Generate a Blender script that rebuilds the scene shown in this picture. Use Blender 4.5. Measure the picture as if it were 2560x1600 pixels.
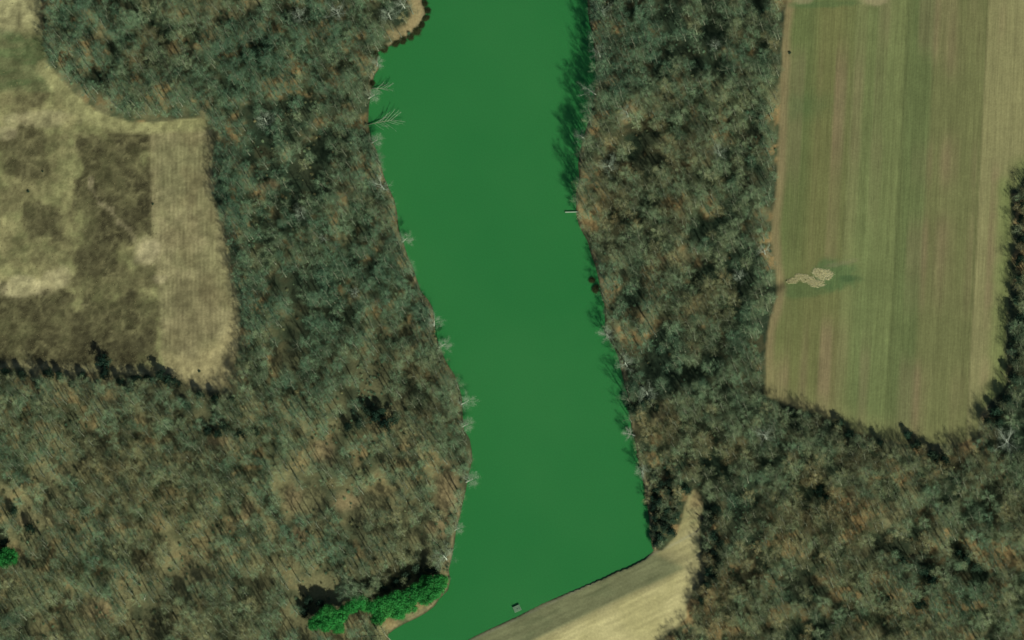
import bpy, math, random
import numpy as np

scene = bpy.context.scene
for o in list(bpy.data.objects):
    bpy.data.objects.remove(o)

# ------------------------------------------------------------------ camera
TILT = math.radians(15.0)      # the picture is taken a little off the vertical, from the south-south-east
DIST = 5000.0
MPP = 0.30                     # metres per photograph pixel (2560 wide)
cam_d = bpy.data.cameras.new('camera')
cam = bpy.data.objects.new('camera', cam_d)
scene.collection.objects.link(cam)
from mathutils import Vector, Matrix
VIEW = math.radians(152.0)     # compass side the camera stands on
CP = np.array([math.sin(TILT) * math.sin(VIEW), math.sin(TILT) * math.cos(VIEW), math.cos(TILT)]) * DIST
cf = -CP / DIST
cr = np.cross(cf, [0, 1, 0]); cr /= np.linalg.norm(cr)
cu = np.cross(cr, cf)
cam.location = tuple(CP)
cam.rotation_euler = Matrix((cr, cu, -cf)).transposed().to_euler()
LEAN = (-math.tan(TILT) * math.sin(VIEW), -math.tan(TILT) * math.cos(VIEW))
cam_d.sensor_width = 36.0
cam_d.lens = 36.0 * DIST / (2560 * MPP)
cam_d.clip_start = 50
cam_d.clip_end = 30000
scene.camera = cam

# ------------------------------------------------------------------ light
SUN_EL = math.radians(31.0)
SUN_AZ = math.radians(150.0)   # clockwise from north (+Y): shadows fall to the north-north-west
world = bpy.data.worlds.new('World')
scene.world = world
world.use_nodes = True
wn = world.node_tree
wn.nodes.clear()
sky = wn.nodes.new('ShaderNodeTexSky')
sky.sky_type = 'NISHITA'
sky.sun_disc = False
sky.sun_elevation = SUN_EL
sky.sun_rotation = SUN_AZ
sky.air_density = 1.0
sky.dust_density = 1.0
bg = wn.nodes.new('ShaderNodeBackground')
bg.inputs['Strength'].default_value = 0.05
wo = wn.nodes.new('ShaderNodeOutputWorld')
wn.links.new(sky.outputs[0], bg.inputs[0])
wn.links.new(bg.outputs[0], wo.inputs[0])
sun_d = bpy.data.lights.new('sun', 'SUN')
sun_d.energy = 5.0
sun_d.angle = math.radians(0.53)
sun_d.color = (1.0, 0.965, 0.84)
sun = bpy.data.objects.new('sun', sun_d)
scene.collection.objects.link(sun)
sun.rotation_euler = (math.pi / 2 - SUN_EL, 0, math.pi - SUN_AZ)
scene.view_settings.view_transform = 'Standard'
scene.view_settings.look = 'None'
scene.view_settings.gamma = 1.0
scene.view_settings.exposure = -0.15
try:
    scene.view_settings.use_curve_mapping = False
except Exception:
    pass

# ------------------------------------------------------------------ plan measurements -> metres
def G(px, py, z=0.0):
    """survey position (photo pixels) of a point at height z -> world x, y"""
    px = np.asarray(px, float); py = np.asarray(py, float)
    a = (px - 1280) * MPP / DIST
    b = -(py - 800) * MPP / DIST
    dx = a * cr[0] + b * cu[0] + cf[0]
    dy = a * cr[1] + b * cu[1] + cf[1]
    dz = a * cr[2] + b * cu[2] + cf[2]
    k = (z - CP[2]) / dz
    return CP[0] + dx * k, CP[1] + dy * k


def GP(pts, z=0.0):
    p = np.array(pts, float)
    x, y = G(p[:, 0], p[:, 1], z)
    return np.stack([x, y], 1)


def sdist(x, y, poly, closed=True):
    """signed distance, positive inside"""
    x = np.asarray(x, float); y = np.asarray(y, float)
    d = np.full(x.shape, 1e18)
    ins = np.zeros(x.shape, bool)
    n = len(poly)
    for i in range(n if closed else n - 1):
        ax, ay = poly[i]; bx, by = poly[(i + 1) % n]
        ex, ey = bx - ax, by - ay
        L = ex * ex + ey * ey + 1e-12
        t = np.clip(((x - ax) * ex + (y - ay) * ey) / L, 0, 1)
        dd = (x - ax - t * ex) ** 2 + (y - ay - t * ey) ** 2
        d = np.minimum(d, dd)
        if closed:
            c = ((ay > y) != (by > y))
            if abs(ey) > 1e-12:
                ins ^= c & (x < ex * (y - ay) / ey + ax)
    d = np.sqrt(d)
    return np.where(ins, d, -d) if closed else d


def h2(ix, iy, seed):
    v = np.sin(ix * 127.1 + iy * 311.7 + seed * 74.7) * 43758.5453
    return v - np.floor(v)


def vnoise(x, y, scale, seed=0):
    x = np.asarray(x, float) / scale + 1000.37; y = np.asarray(y, float) / scale + 1000.71
    ix = np.floor(x); iy = np.floor(y)
    fx = x - ix; fy = y - iy
    fx = fx * fx * (3 - 2 * fx); fy = fy * fy * (3 - 2 * fy)
    a = h2(ix, iy, seed); b = h2(ix + 1, iy, seed)
    c = h2(ix, iy + 1, seed); d = h2(ix + 1, iy + 1, seed)
    return (a * (1 - fx) + b * fx) * (1 - fy) + (c * (1 - fx) + d * fx) * fy


def fbm(x, y, scale, seed=0, octv=4):
    s = 0; w = 1; t = 0
    for k in range(octv):
        s = s + w * vnoise(x, y, scale / 2 ** k, seed + k * 13)
        t += w; w *= 0.55
    return s / t


def sm(a, b, v):
    t = np.clip((v - a) / (b - a), 0, 1)
    return t * t * (3 - 2 * t)


LAKE = GP([(1070, -330), (1062, -120), (1056, 0), (1067, 28), (1058, 52), (1040, 78), (1018, 96), (992, 108), (965, 120), (942, 132), (944, 150),
           (948, 172), (936, 188), (931, 212), (926, 240), (922, 272), (921, 310), (927, 342), (940, 372), (950, 402), (960, 440),
           (970, 465), (985, 497), (993, 530), (996, 572), (1010, 610), (1019, 640), (1031, 665), (1043, 700), (1052, 728), (1070, 748),
           (1082, 770), (1088, 802), (1088, 835), (1104, 878), (1116, 906), (1136, 936), (1148, 966), (1156, 1000), (1157, 1040), (1160, 1075),
           (1174, 1096), (1179, 1122), (1181, 1150), (1173, 1182), (1166, 1220), (1156, 1262), (1150, 1292), (1141, 1322), (1136, 1360), (1129, 1398),
           (1122, 1424), (1126, 1450), (1120, 1476), (1098, 1498), (1086, 1516), (1062, 1534), (1040, 1546), (1010, 1560), (985, 1574), (968, 1588),
           (978, 1606), (968, 1640), (950, 1690), (1000, 1700), (1100, 1638), (1170, 1600), (1200, 1583), (1250, 1561), (1300, 1538), (1350, 1511),
           (1400, 1490), (1450, 1470), (1500, 1450), (1540, 1431), (1572, 1418), (1610, 1399), (1632, 1380), (1626, 1340), (1622, 1292), (1617, 1258),
           (1612, 1222), (1604, 1190), (1593, 1140), (1588, 1102), (1580, 1078), (1574, 1040), (1569, 990), (1560, 958), (1552, 922), (1545, 890),
           (1531, 862), (1514, 835), (1512, 792), (1511, 762), (1503, 738), (1498, 708), (1490, 670), (1479, 640), (1468, 602), (1456, 581),
           (1446, 560), (1440, 530), (1440, 482), (1448, 442), (1445, 410), (1450, 380), (1462, 332), (1475, 292), (1485, 242), (1492, 190),
           (1486, 130), (1480, 82), (1472, 50), (1468, 0), (1470, -120), (1480, -330)])
MEADOW = GP([(-900, -330), (95, -330), (106, 0), (108, 60), (112, 110), (124, 160), (146, 188), (168, 215), (205, 250), (240, 278), (292, 300), (360, 310), (430, 305),
             (522, 293), (532, 322), (536, 390), (532, 440), (540, 500), (560, 560), (575, 620), (582, 690), (598, 740), (606, 800), (602, 860),
             (590, 915), (565, 972), (530, 985), (478, 975), (455, 957), (400, 945), (300, 935), (200, 935), (120, 930), (60, 920), (0, 930), (-300, 960), (-900, 960)])
FIELD = GP([(1968, -330), (1966, 20), (1958, 80), (1955, 160), (1950, 250), (1946, 350), (1944, 450), (1934, 520), (1930, 600), (1938, 690), (1944, 722),
            (1934, 780), (1918, 830), (1914, 900), (1914, 992), (1980, 1020), (2040, 1034), (2080, 1056), (2130, 1078), (2200, 1100), (2250, 1110), (2320, 1116),
            (2400, 1114), (2444, 1096), (2452, 1040), (2482, 1000), (2508, 980), (2520, 950), (2515, 880), (2520, 800), (2528, 700), (2534, 620),
            (2530, 550), (2530, 480), (2544, 470), (2568, 440), (2900, 430), (3300, 430), (3300, -330)])
DAM = GP([(1632, 1378), (1655, 1376), (1690, 1340), (1706, 1300), (1712, 1268), (1722, 1236), (1736, 1226), (1752, 1240), (1758, 1262), (1752, 1296), (1748, 1320), (1752, 1345), (1750, 1400), (1742, 1450),
          (1732, 1480), (1722, 1510), (1716, 1545), (1700, 1562), (1670, 1585), (1640, 1640), (1600, 1750), (1000, 1750), (940, 1720), (1000, 1695),
          (1100, 1634), (1170, 1600), (1200, 1583), (1250, 1561), (1300, 1538), (1350, 1511), (1400, 1490), (1450, 1470), (1500, 1450), (1540, 1431), (1572, 1418), (1610, 1399)])
SPIT = GP([(1000, -30), (1056, -30), (1064, 28), (1056, 50), (1040, 76), (1015, 94), (985, 104), (962, 96), (985, 72), (1012, 60), (1030, 40), (1025, 10)])
WATER_D = GP([(1632, 1380), (1100, 1633.3)])       # the waterline of the dam
wd = WATER_D[1] - WATER_D[0]; wd /= np.linalg.norm(wd)
wnrm = np.array([-wd[1], wd[0]])
if wnrm[1] > 0: wnrm = -wnrm

GULLY = GP([(1945, 712), (1900, 720), (1860, 705), (1780, 700), (1700, 712), (1650, 740), (1590, 720), (1520, 745)])


def height(x, y):
    x = np.asarray(x, float); y = np.asarray(y, float)
    d = -sdist(x, y, LAKE)                       # >0 on land
    land = 0.9 * (1 - np.exp(-np.maximum(d, 0) / 1.6)) + 4.0 * sm(0, 130, d) + (fbm(x, y, 90, 5, 3) - .5) * 3.0 * sm(4, 40, d)
    g = sdist(x, y, GULLY, False)
    land = land - 2.2 * np.exp(-(g / 5.0) ** 2) * sm(8, 30, d)
    h = np.where(d > 0, land, np.maximum(d * 0.5, -3.0))
    # dam: upstream face, crest, downstream face
    s = (x - WATER_D[0][0]) * wnrm[0] + (y - WATER_D[0][1]) * wnrm[1]
    t = (x - WATER_D[0][0]) * wd[0] + (y - WATER_D[0][1]) * wd[1]
    prof = np.interp(s, [-20, -0.8, 0, 2, 22.5, 26, 90, 400], [-3, -0.3, 0.15, 0.9, 5.0, 5.2, -5, -6])
    w = sm(-28, -6, t) * sm(-3, 0.5, s) * (1 - sm(150, 300, s))
    wx = sm(-14, 6, t + .75 * np.clip(s, 0, 24))
    w = np.minimum(w, wx) * (1 - sm(185, 260, t))
    w = np.where(d > 0, w, 0)
    return h * (1 - w) + prof * w


# ------------------------------------------------------------------ helpers: objects
def link(o):
    scene.collection.objects.link(o)
    return o


def mesh_np(name, V, F, mats, mi=None, smooth=False):
    """V (n,3); F list/array of tris or quads"""
    me = bpy.data.meshes.new(name)
    me.from_pydata([tuple(v) for v in V], [], [tuple(f) for f in F])
    for m in mats: me.materials.append(m)
    if mi is not None: me.polygons.foreach_set('material_index', np.array(mi, np.int32))
    if smooth: me.polygons.foreach_set('use_smooth', np.ones(len(me.polygons), bool))
    me.update()
    return me


class MB:
    def __init__(s): s.V = []; s.F = []; s.M = []

    def tri(s, a, b, c, m=0):
        k = len(s.V); s.V += [a, b, c]; s.F.append((k, k + 1, k + 2)); s.M.append(m)

    def ribbon(s, a, b, wa, wb, rnd, m=0):
        a = np.array(a); b = np.array(b); d = b - a
        r = np.array([rnd.gauss(0, 1) for _ in range(3)])
        n = np.cross(d, r); n /= (np.linalg.norm(n) + 1e-9)
        k = len(s.V)
        s.V += [a - n * wa / 2, a + n * wa / 2, b + n * wb / 2, b - n * wb / 2]
        s.F.append((k, k + 1, k + 2, k + 3)); s.M.append(m)

    def tube(s, pts, rad, n=5, m=0, cap=True):
        rings = []
        for i, p in enumerate(pts):
            p = np.array(p, float)
            d = np.array(pts[min(i + 1, len(pts) - 1)], float) - np.array(pts[max(i - 1, 0)], float)
            d /= np.linalg.norm(d) + 1e-9
            u = np.cross(d, (0.3, 0.9, 0.1) if abs(d[2]) > .7 else (0, 0, 1)); u /= np.linalg.norm(u) + 1e-9
            v = np.cross(d, u)
            k = len(s.V)
            for j in range(n):
                a = 2 * math.pi * j / n
                s.V.append(p + rad[i] * (math.cos(a) * u + math.sin(a) * v))
            rings.append(k)
        for i in range(len(rings) - 1):
            for j in range(n):
                s.F.append((rings[i] + j, rings[i] + (j + 1) % n, rings[i + 1] + (j + 1) % n, rings[i + 1] + j)); s.M.append(m)
        if cap:
            s.F.append(tuple(rings[-1] + j for j in range(n))); s.M.append(m)
            s.F.append(tuple(rings[0] + j for j in reversed(range(n)))); s.M.append(m)

    def box(s, c, sz, rot=0.0, m=0, bev=0.0):
        cx, cy, cz = c; hx, hy, hz = sz[0] / 2, sz[1] / 2, sz[2] / 2
        k = len(s.V); cr, sr = math.cos(rot), math.sin(rot)
        for dz in (-hz, hz):
            for dx, dy in ((-hx, -hy), (hx, -hy), (hx, hy), (-hx, hy)):
                s.V.append(np.array((cx + dx * cr - dy * sr, cy + dx * sr + dy * cr, cz + dz)))
        for f in ((3, 2, 1, 0), (4, 5, 6, 7), (0, 1, 5, 4), (1, 2, 6, 5), (2, 3, 7, 6), (3, 0, 4, 7)):
            s.F.append(tuple(k + i for i in f)); s.M.append(m)

    def mesh(s, name, mats, smooth=False): return mesh_np(name, s.V, s.F, mats, s.M, smooth)


# ------------------------------------------------------------------ materials
def new_mat(name):
    m = bpy.data.materials.new(name); m.use_nodes = True
    nt = m.node_tree; b = nt.nodes['Principled BSDF']
    return m, nt, b


def noise_node(nt, scale, detail=4, rough=.6, vec=None):
    n = nt.nodes.new('ShaderNodeTexNoise'); n.inputs['Scale'].default_value = scale
    n.inputs['Detail'].default_value = detail; n.inputs['Roughness'].default_value = rough
    if vec is not None: nt.links.new(vec, n.inputs['Vector'])
    return n


def ramp(nt, fac, stops):
    r = nt.nodes.new('ShaderNodeValToRGB')
    e = r.color_ramp.elements
    while len(e) > 1: e.remove(e[-1])
    e[0].position = stops[0][0]; e[0].color = (*stops[0][1], 1)
    for p, c in stops[1:]:
        q = e.new(p); q.color = (*c, 1)
    nt.links.new(fac, r.inputs[0])
    return r


def objcoord(nt):
    return nt.nodes.new('ShaderNodeTexCoord').outputs['Object']


def geopos(nt):
    return nt.nodes.new('ShaderNodeNewGeometry').outputs['Position']


def tint_mat(name, stops, rough=.9, lo=.30, hi=1.72):
    """colour picked per tree from the attribute 'tint' and varied along the twigs"""
    m, nt, b = new_mat(name)
    at = nt.nodes.new('ShaderNodeAttribute'); at.attribute_type = 'INSTANCER'; at.attribute_name = 'tint'
    n = noise_node(nt, 0.45, 3, .6, geopos(nt))
    ad = nt.nodes.new('ShaderNodeMath'); ad.operation = 'MULTIPLY_ADD'
    nt.links.new(n.outputs[0], ad.inputs[0]); ad.inputs[1].default_value = 0.5
    sb = nt.nodes.new('ShaderNodeMath'); sb.operation = 'SUBTRACT'
    nt.links.new(at.outputs['Fac'], sb.inputs[0]); sb.inputs[1].default_value = 0.25
    nt.links.new(sb.outputs[0], ad.inputs[2])
    r = ramp(nt, ad.outputs[0], stops)
    wnz = nt.nodes.new('ShaderNodeTexWhiteNoise'); wnz.noise_dimensions = '1D'     # every tree its own lightness
    nt.links.new(at.outputs['Fac'], wnz.inputs['W'])
    mr = nt.nodes.new('ShaderNodeMapRange'); mr.inputs[3].default_value = lo; mr.inputs[4].default_value = hi
    nt.links.new(wnz.outputs['Value'], mr.inputs[0])
    vs = nt.nodes.new('ShaderNodeVectorMath'); vs.operation = 'SCALE'
    nt.links.new(r.outputs[0], vs.inputs[0]); nt.links.new(mr.outputs[0], vs.inputs['Scale'])
    nt.links.new(vs.outputs[0], b.inputs['Base Color'])
    b.inputs['Roughness'].default_value = rough
    b.inputs['Specular IOR Level'].default_value = .15
    return m


def plain_mat(name, c1, c2, scale=3.0, rough=.85, bump=0.0, spec=.3):
    m, nt, b = new_mat(name)
    n = noise_node(nt, scale, 5, .6, objcoord(nt))
    r = ramp(nt, n.outputs[0], [(.3, c1), (.7, c2)])
    nt.links.new(r.outputs[0], b.inputs['Base Color'])
    b.inputs['Roughness'].default_value = rough
    b.inputs['Specular IOR Level'].default_value = spec
    if bump:
        bp = nt.nodes.new('ShaderNodeBump'); bp.inputs['Strength'].default_value = bump
        nt.links.new(n.outputs[0], bp.inputs['Height']); nt.links.new(bp.outputs[0], b.inputs['Normal'])
    return m


TWIG = tint_mat('twigs', [(0.0, (.10, .205, .115)), (.3, (.145, .245, .13)), (.55, (.19, .27, .14)), (.8, (.245, .27, .13)), (1.0, (.33, .29, .13))])
BARK = plain_mat('grey_bark', (.12, .15, .095), (.25, .27, .175), 2.0, .9)
PALE_TWIG = plain_mat('pale_twigs', (.24, .34, .24), (.36, .42, .29), 1.0, .85)
WHITE_BARK = plain_mat('white_bark', (.44, .52, .40), (.62, .68, .55), 1.5, .7)
LEAF = tint_mat('evergreen_leaves', [(0.0, (.020, .20, .038)), (.5, (.038, .29, .055)), (1.0, (.07, .35, .07))], .6, .8, 1.15)
CEDAR = tint_mat('cedar_foliage', [(0.0, (.010, .032, .020)), (.5, (.020, .05, .028)), (1.0, (.035, .065, .035))], .8, .7, 1.3)
STRAW = plain_mat('straw_twigs', (.56, .56, .30), (.74, .70, .42), .8, .9)
REED = tint_mat('waterside_stems', [(0.0, (.035, .05, .018)), (.5, (.06, .07, .025)), (1.0, (.08, .08, .035))], .9, .7, 1.1)
BRUSH = tint_mat('brush_stems', [(0.0, (.105, .098, .046)), (.5, (.21, .195, .095)), (1.0, (.40, .36, .18))], .9, .8, 1.2)
WOOD = plain_mat('weathered_wood', (.11, .20, .12), (.17, .28, .17), 3.0, .8)
WOOD_DARK = plain_mat('wet_wood', (.05, .07, .05), (.10, .13, .09), 3.0, .7)
RIMWOOD = plain_mat('rim_wood', (.16, .28, .17), (.24, .38, .24), 3.0, .8)
PALEWOOD = plain_mat('pale_planks', (.30, .43, .29), (.42, .55, .38), 3.0, .8)
METAL = plain_mat('painted_metal', (.05, .08, .06), (.08, .11, .09), 4.0, .5)
LOGM = plain_mat('dead_log', (.10, .085, .05), (.22, .19, .13), 3.0, .9)
PALELOG = plain_mat('pale_dead_wood', (.45, .46, .34), (.6, .58, .42), 3.0, .85)

# ground
GROUND, nt, b = new_mat('ground')
at = nt.nodes.new('ShaderNodeAttribute'); at.attribute_name = 'tone'
pos = geopos(nt)
n1 = noise_node(nt, 0.55, 6, .7, pos)
n2 = noise_node(nt, 0.12, 4, .6, pos)
mp = nt.nodes.new('ShaderNodeMapRange'); mp.inputs[1].default_value = .25; mp.inputs[2].default_value = .75
mp.inputs[3].default_value = .62; mp.inputs[4].default_value = 1.38
nt.links.new(n1.outputs[0], mp.inputs[0])
mp2 = nt.nodes.new('ShaderNodeMapRange'); mp2.inputs[1].default_value = .3; mp2.inputs[2].default_value = .7
mp2.inputs[3].default_value = .88; mp2.inputs[4].default_value = 1.12
nt.links.new(n2.outputs[0], mp2.inputs[0])
mu = nt.nodes.new('ShaderNodeMath'); mu.operation = 'MULTIPLY'
nt.links.new(mp.outputs[0], mu.inputs[0]); nt.links.new(mp2.outputs[0], mu.inputs[1])
# drilled rows of the crop field
sx_ = nt.nodes.new('ShaderNodeSeparateXYZ'); nt.links.new(pos, sx_.inputs[0])
cx_ = nt.nodes.new('ShaderNodeMath'); cx_.operation = 'MULTIPLY_ADD'; cx_.inputs[1].default_value = -.066
nt.links.new(sx_.outputs[1], cx_.inputs[0]); nt.links.new(sx_.outputs[0], cx_.inputs[2])
cm_ = nt.nodes.new('ShaderNodeCombineXYZ'); nt.links.new(cx_.outputs[0], cm_.inputs[0])
my_ = nt.nodes.new('ShaderNodeMath'); my_.operation = 'MULTIPLY'; my_.inputs[1].default_value = .035
nt.links.new(sx_.outputs[1], my_.inputs[0]); nt.links.new(my_.outputs[0], cm_.inputs[1])
nr_ = noise_node(nt, .75, 5, .75, cm_.outputs[0])
mr_ = nt.nodes.new('ShaderNodeMapRange'); mr_.inputs[1].default_value = .3; mr_.inputs[2].default_value = .7
mr_.inputs[3].default_value = .80; mr_.inputs[4].default_value = 1.20
nt.links.new(nr_.outputs[0], mr_.inputs[0])
ar_ = nt.nodes.new('ShaderNodeAttribute'); ar_.attribute_name = 'row_amt'
mxr = nt.nodes.new('ShaderNodeMix'); mxr.data_type = 'FLOAT'; mxr.inputs['A'].default_value = 1.0
nt.links.new(ar_.outputs['Fac'], mxr.inputs['Factor']); nt.links.new(mr_.outputs[0], mxr.inputs['B'])
at2 = nt.nodes.new('ShaderNodeAttribute'); at2.attribute_name = 'rough_amt'
mx0 = nt.nodes.new('ShaderNodeMix'); mx0.data_type = 'FLOAT'; mx0.inputs['A'].default_value = 1.0
nt.links.new(at2.outputs['Fac'], mx0.inputs['Factor']); nt.links.new(mu.outputs[0], mx0.inputs['B'])
sc_ = nt.nodes.new('ShaderNodeVectorMath'); sc_.operation = 'SCALE'
mfin = nt.nodes.new('ShaderNodeMath'); mfin.operation = 'MULTIPLY'
nt.links.new(mx0.outputs[0], mfin.inputs[0]); nt.links.new(mxr.outputs[0], mfin.inputs[1])
nt.links.new(at.outputs['Color'], sc_.inputs[0]); nt.links.new(mfin.outputs[0], sc_.inputs['Scale'])
nt.links.new(sc_.outputs[0], b.inputs['Base Color'])
b.inputs['Roughness'].default_value = .95
b.inputs['Specular IOR Level'].default_value = .1
bp = nt.nodes.new('ShaderNodeBump'); bp.inputs['Strength'].default_value = .35; bp.inputs['Distance'].default_value = .35
nt.links.new(n1.outputs[0], bp.inputs['Height']); nt.links.new(bp.outputs[0], b.inputs['Normal'])

# water
WATER, nt, b = new_mat('lake_water')
pos = geopos(nt)
n1 = noise_node(nt, 0.008, 3, .5, pos)
r = ramp(nt, n1.outputs[0], [(.35, (.0265, .188, .0480)), (.65, (.0340, .202, .0530))])
n1b = noise_node(nt, 0.9, 4, .7, pos)
mpw = nt.nodes.new('ShaderNodeMapRange'); mpw.inputs[1].default_value = .25; mpw.inputs[2].default_value = .75
mpw.inputs[3].default_value = .90; mpw.inputs[4].default_value = 1.10
nt.links.new(n1b.outputs[0], mpw.inputs[0])
scw = nt.nodes.new('ShaderNodeVectorMath'); scw.operation = 'SCALE'
nt.links.new(r.outputs[0], scw.inputs[0]); nt.links.new(mpw.outputs[0], scw.inputs['Scale'])
nt.links.new(scw.outputs[0], b.inputs['Base Color'])
b.inputs['Roughness'].default_value = .12; b.inputs['IOR'].default_value = 1.33
b.subsurface_method = 'BURLEY'                  # turbid water: light spreads a metre or two
b.inputs['Subsurface Weight'].default_value = .6
b.inputs['Subsurface Radius'].default_value = (.6, 1.5, 1.0)
b.inputs['Subsurface Scale'].default_value = 1.0
n2 = noise_node(nt, 1.2, 3, .6, pos)
bp = nt.nodes.new('ShaderNodeBump'); bp.inputs['Strength'].default_value = .15; bp.inputs['Distance'].default_value = .06
nt.links.new(n2.outputs[0], bp.inputs['Height']); nt.links.new(bp.outputs[0], b.inputs['Normal'])

# ------------------------------------------------------------------ terrain grid
def axis(lo, hi, step, far):
    c = list(np.arange(lo, hi + step, step))
    g = step; v = lo
    L = []
    while v > -far:
        g *= 1.35; v -= g; L.append(v)
    R = []; g = step; v = c[-1]
    while v < far:
        g *= 1.35; v += g; R.append(v)
    return np.array(L[::-1] + c + R)


XS = axis(-440, 440, 1.6, 4000); YS = axis(-300, 300, 1.6, 4000)
gx, gy = np.meshgrid(XS, YS)
nx, ny = len(XS), len(YS)
X = gx.ravel(); Y = gy.ravel()
Z = height(X, Y)
dl = -sdist(X, Y, LAKE); dm = sdist(X, Y, MEADOW); df = sdist(X, Y, FIELD); dd = sdist(X, Y, DAM); dsp = sdist(X, Y, SPIT)
edge = (fbm(X, Y, 9, 3, 3) - .5) * 6


def col(c): return np.array(c, float)[None, :]


def mixc(a, b_, f): return a * (1 - f[:, None]) + b_ * f[:, None]


# forest floor: leaf litter, with tree shade painted in
n_big = fbm(X, Y, 60, 11, 3); n_mid = fbm(X, Y, 16, 12, 4); n_sm = fbm(X, Y, 5, 14, 3)
C = mixc(col((.075, .095, .050)) + 0 * X[:, None], col((.23, .215, .115)), sm(.40, .68, n_mid))
C = mixc(C, col((.35, .245, .115)), sm(.54, .68, fbm(X, Y, 11, 21, 3)) * (.7 + .25 * sm(0, 60, X)))
C = mixc(C, col((.025, .042, .026)), sm(.48, .62, n_big) * .85)  # broad patches of tree shade painted into the floor colour
C = mixc(C, col((.022, .040, .024)), sm(.49, .60, fbm(X, Y, 26, 71, 3)) * (.85 - .55 * sm(40, -160, Y) * sm(80, -100, X)) * sm(4, 14, np.minimum(-dm, -df)))  # gaps in the stand painted dark, as shaded ground
south = sm(60, -120, Y) * sm(60, -100, X)
C = mixc(C, col((.30, .275, .14)), south * .5 * (.35 + .65 * sm(.35, .6, n_mid)))
rough = np.full(len(X), 1.0)


def blob(px, py, rx, ry, soft=.35, ang=0):
    cx, cy = G(px, py, 2)
    u = (X - cx); v = (Y - cy)
    c, s = math.cos(math.radians(ang)), math.sin(math.radians(ang))
    u, v = u * c + v * s, -u * s + v * c
    q = np.sqrt((u / (rx * MPP)) ** 2 + (v / (ry * MPP)) ** 2) + (n_mid - .5) * .9 + (n_sm - .5) * .6
    return 1 - sm(1 - soft, 1 + soft, q)


def box_(x0, y0, x1, y1, soft=14, nz=44):
    p = GP([(x0, y0), (x1, y0), (x1, y1), (x0, y1)])
    d = sdist(X, Y, p) / MPP + (n_mid - .5) * nz * 2 + (n_sm - .5) * nz
    return sm(-soft, soft, d)


CLEAR = [(1655, 648, 16, 16), (668, 465, 24, 14), (1610, 805, 10, 16), (800, 1130, 30, 34), (545, 1105, 40, 12), (735, 1245, 22, 40),
         (870, 1255, 30, 22), (1120, 1230, 26, 70), (1530, 200, 18, 14), (250, 1530, 40, 30), (60, 1305, 18, 14), (285, 1305, 24, 10), (750, 1340, 16, 22),
         (1090, 1320, 22, 20), (990, 1568, 16, 12), (900, 1552, 26, 12), (1670, 1400, 20, 20), (2280, 1400, 30, 9), (2130, 1250, 14, 30), (620, 1290, 14, 30)]
for (a, b1, c1, c2) in CLEAR:
    C = mixc(C, col((.40, .305, .165)), blob(a, b1, c1, c2, .6) * .55)
C = mixc(C, col((.42, .33, .175)), sm(-2.5, 3.5, dsp + edge * .9) * .85)
# bare strip of bank along the waterline
C = mixc(C, col((.27, .23, .13)), np.clip(sm(0.2, .8, dl) - sm(1.5, 4.0, dl), 0, 1) * sm(.4, .6, fbm(X, Y, 14, 31, 3)))
C = mixc(C, col((.05, .06, .03)), np.clip(sm(-1.5, 0, dl) - sm(.5, 1.6, dl), 0, 1) * .85)  # dark waterline: wet soil plus the bank's shadow painted in

# ---- meadow
nf = vnoise(X * 1.0, Y * .35, 3.0, 77)
M = mixc(col((.215, .215, .100)) + 0 * X[:, None], col((.345, .315, .155)), sm(.32, .68, n_mid * .6 + n_sm * .4))
dark = np.zeros(len(X)); cream = np.zeros(len(X))
for bx in [(195, 335, 385, 530, 1.0), (255, 480, 392, 602, 1.0), (200, 320, 245, 372, .8), (-20, 330, 125, 445, .8), (60, 510, 150, 600, .85), (190, 500, 300, 700, .9), (-40, 460, 60, 540, .45),
           (200, 490, 258, 660, .85), (330, 665, 412, 725, .7), (-40, 740, 195, 930, .95), (195, 735, 408, 918, 1.0), (185, 655, 345, 760, .7), (100, 340, 200, 420, .4),
           (90, 225, 135, 265, .7), (40, 245, 70, 290, .5), (60, 430, 150, 500, .35), (-40, 560, 60, 640, .25), (100, 600, 190, 670, .45)]:
    dark = np.maximum(dark, box_(*bx[:4]) * bx[4])
dark = dark * (0.72 + .28 * sm(.3, .6, n_mid))
vein = np.abs(vnoise(X, Y, 17, 91) - .5) + .5 * np.abs(vnoise(X, Y, 8, 92) - .5)
dark = dark * (.72 + .28 * sm(.01, .07, vein))
for q in [(372, 632, 32, 34, 1), (228, 458, 8, 16, 1), (60, 720, 100, 26, .7), (140, 700, 40, 30, .7), (20, 335, 30, 20, .6), (400, 700, 20, 12, .6),
          (10, 30, 120, 50, .35), (95, 300, 90, 22, .5)]:
    cream = np.maximum(cream, blob(*q[:4]) * q[4])
pth = GP([(232, 480), (252, 512), (281, 528), (300, 560), (330, 582), (345, 612), (365, 630)])
cream = np.maximum(cream, (1 - sm(.3, 2.6, sdist(X, Y, pth, False) + (n_sm - .5) * 6)) * .45)
M = mixc(M, col((.052, .048, .026)), np.clip(dark, 0, 1) * .97)
# upper left plot, darker and greener
p = GP([(-900, 70), (0, 72), (60, 88), (112, 98), (122, 190), (140, 232), (60, 232), (-900, 232)])
M = mixc(M, mixc(col((.155, .17, .08)) + 0 * X[:, None], col((.115, .15, .065)), sm(.3, .7, vnoise(X * .4 + Y * .2, Y - X * .12, 5, 61))), sm(-3, 3, sdist(X, Y, p) + edge * .4))
p = GP([(-900, -330), (110, -330), (112, 94), (60, 84), (0, 66), (-900, 60)])
M = mixc(M, col((.345, .335, .165)), sm(-2, 2, sdist(X, Y, p)) * .9)
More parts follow.
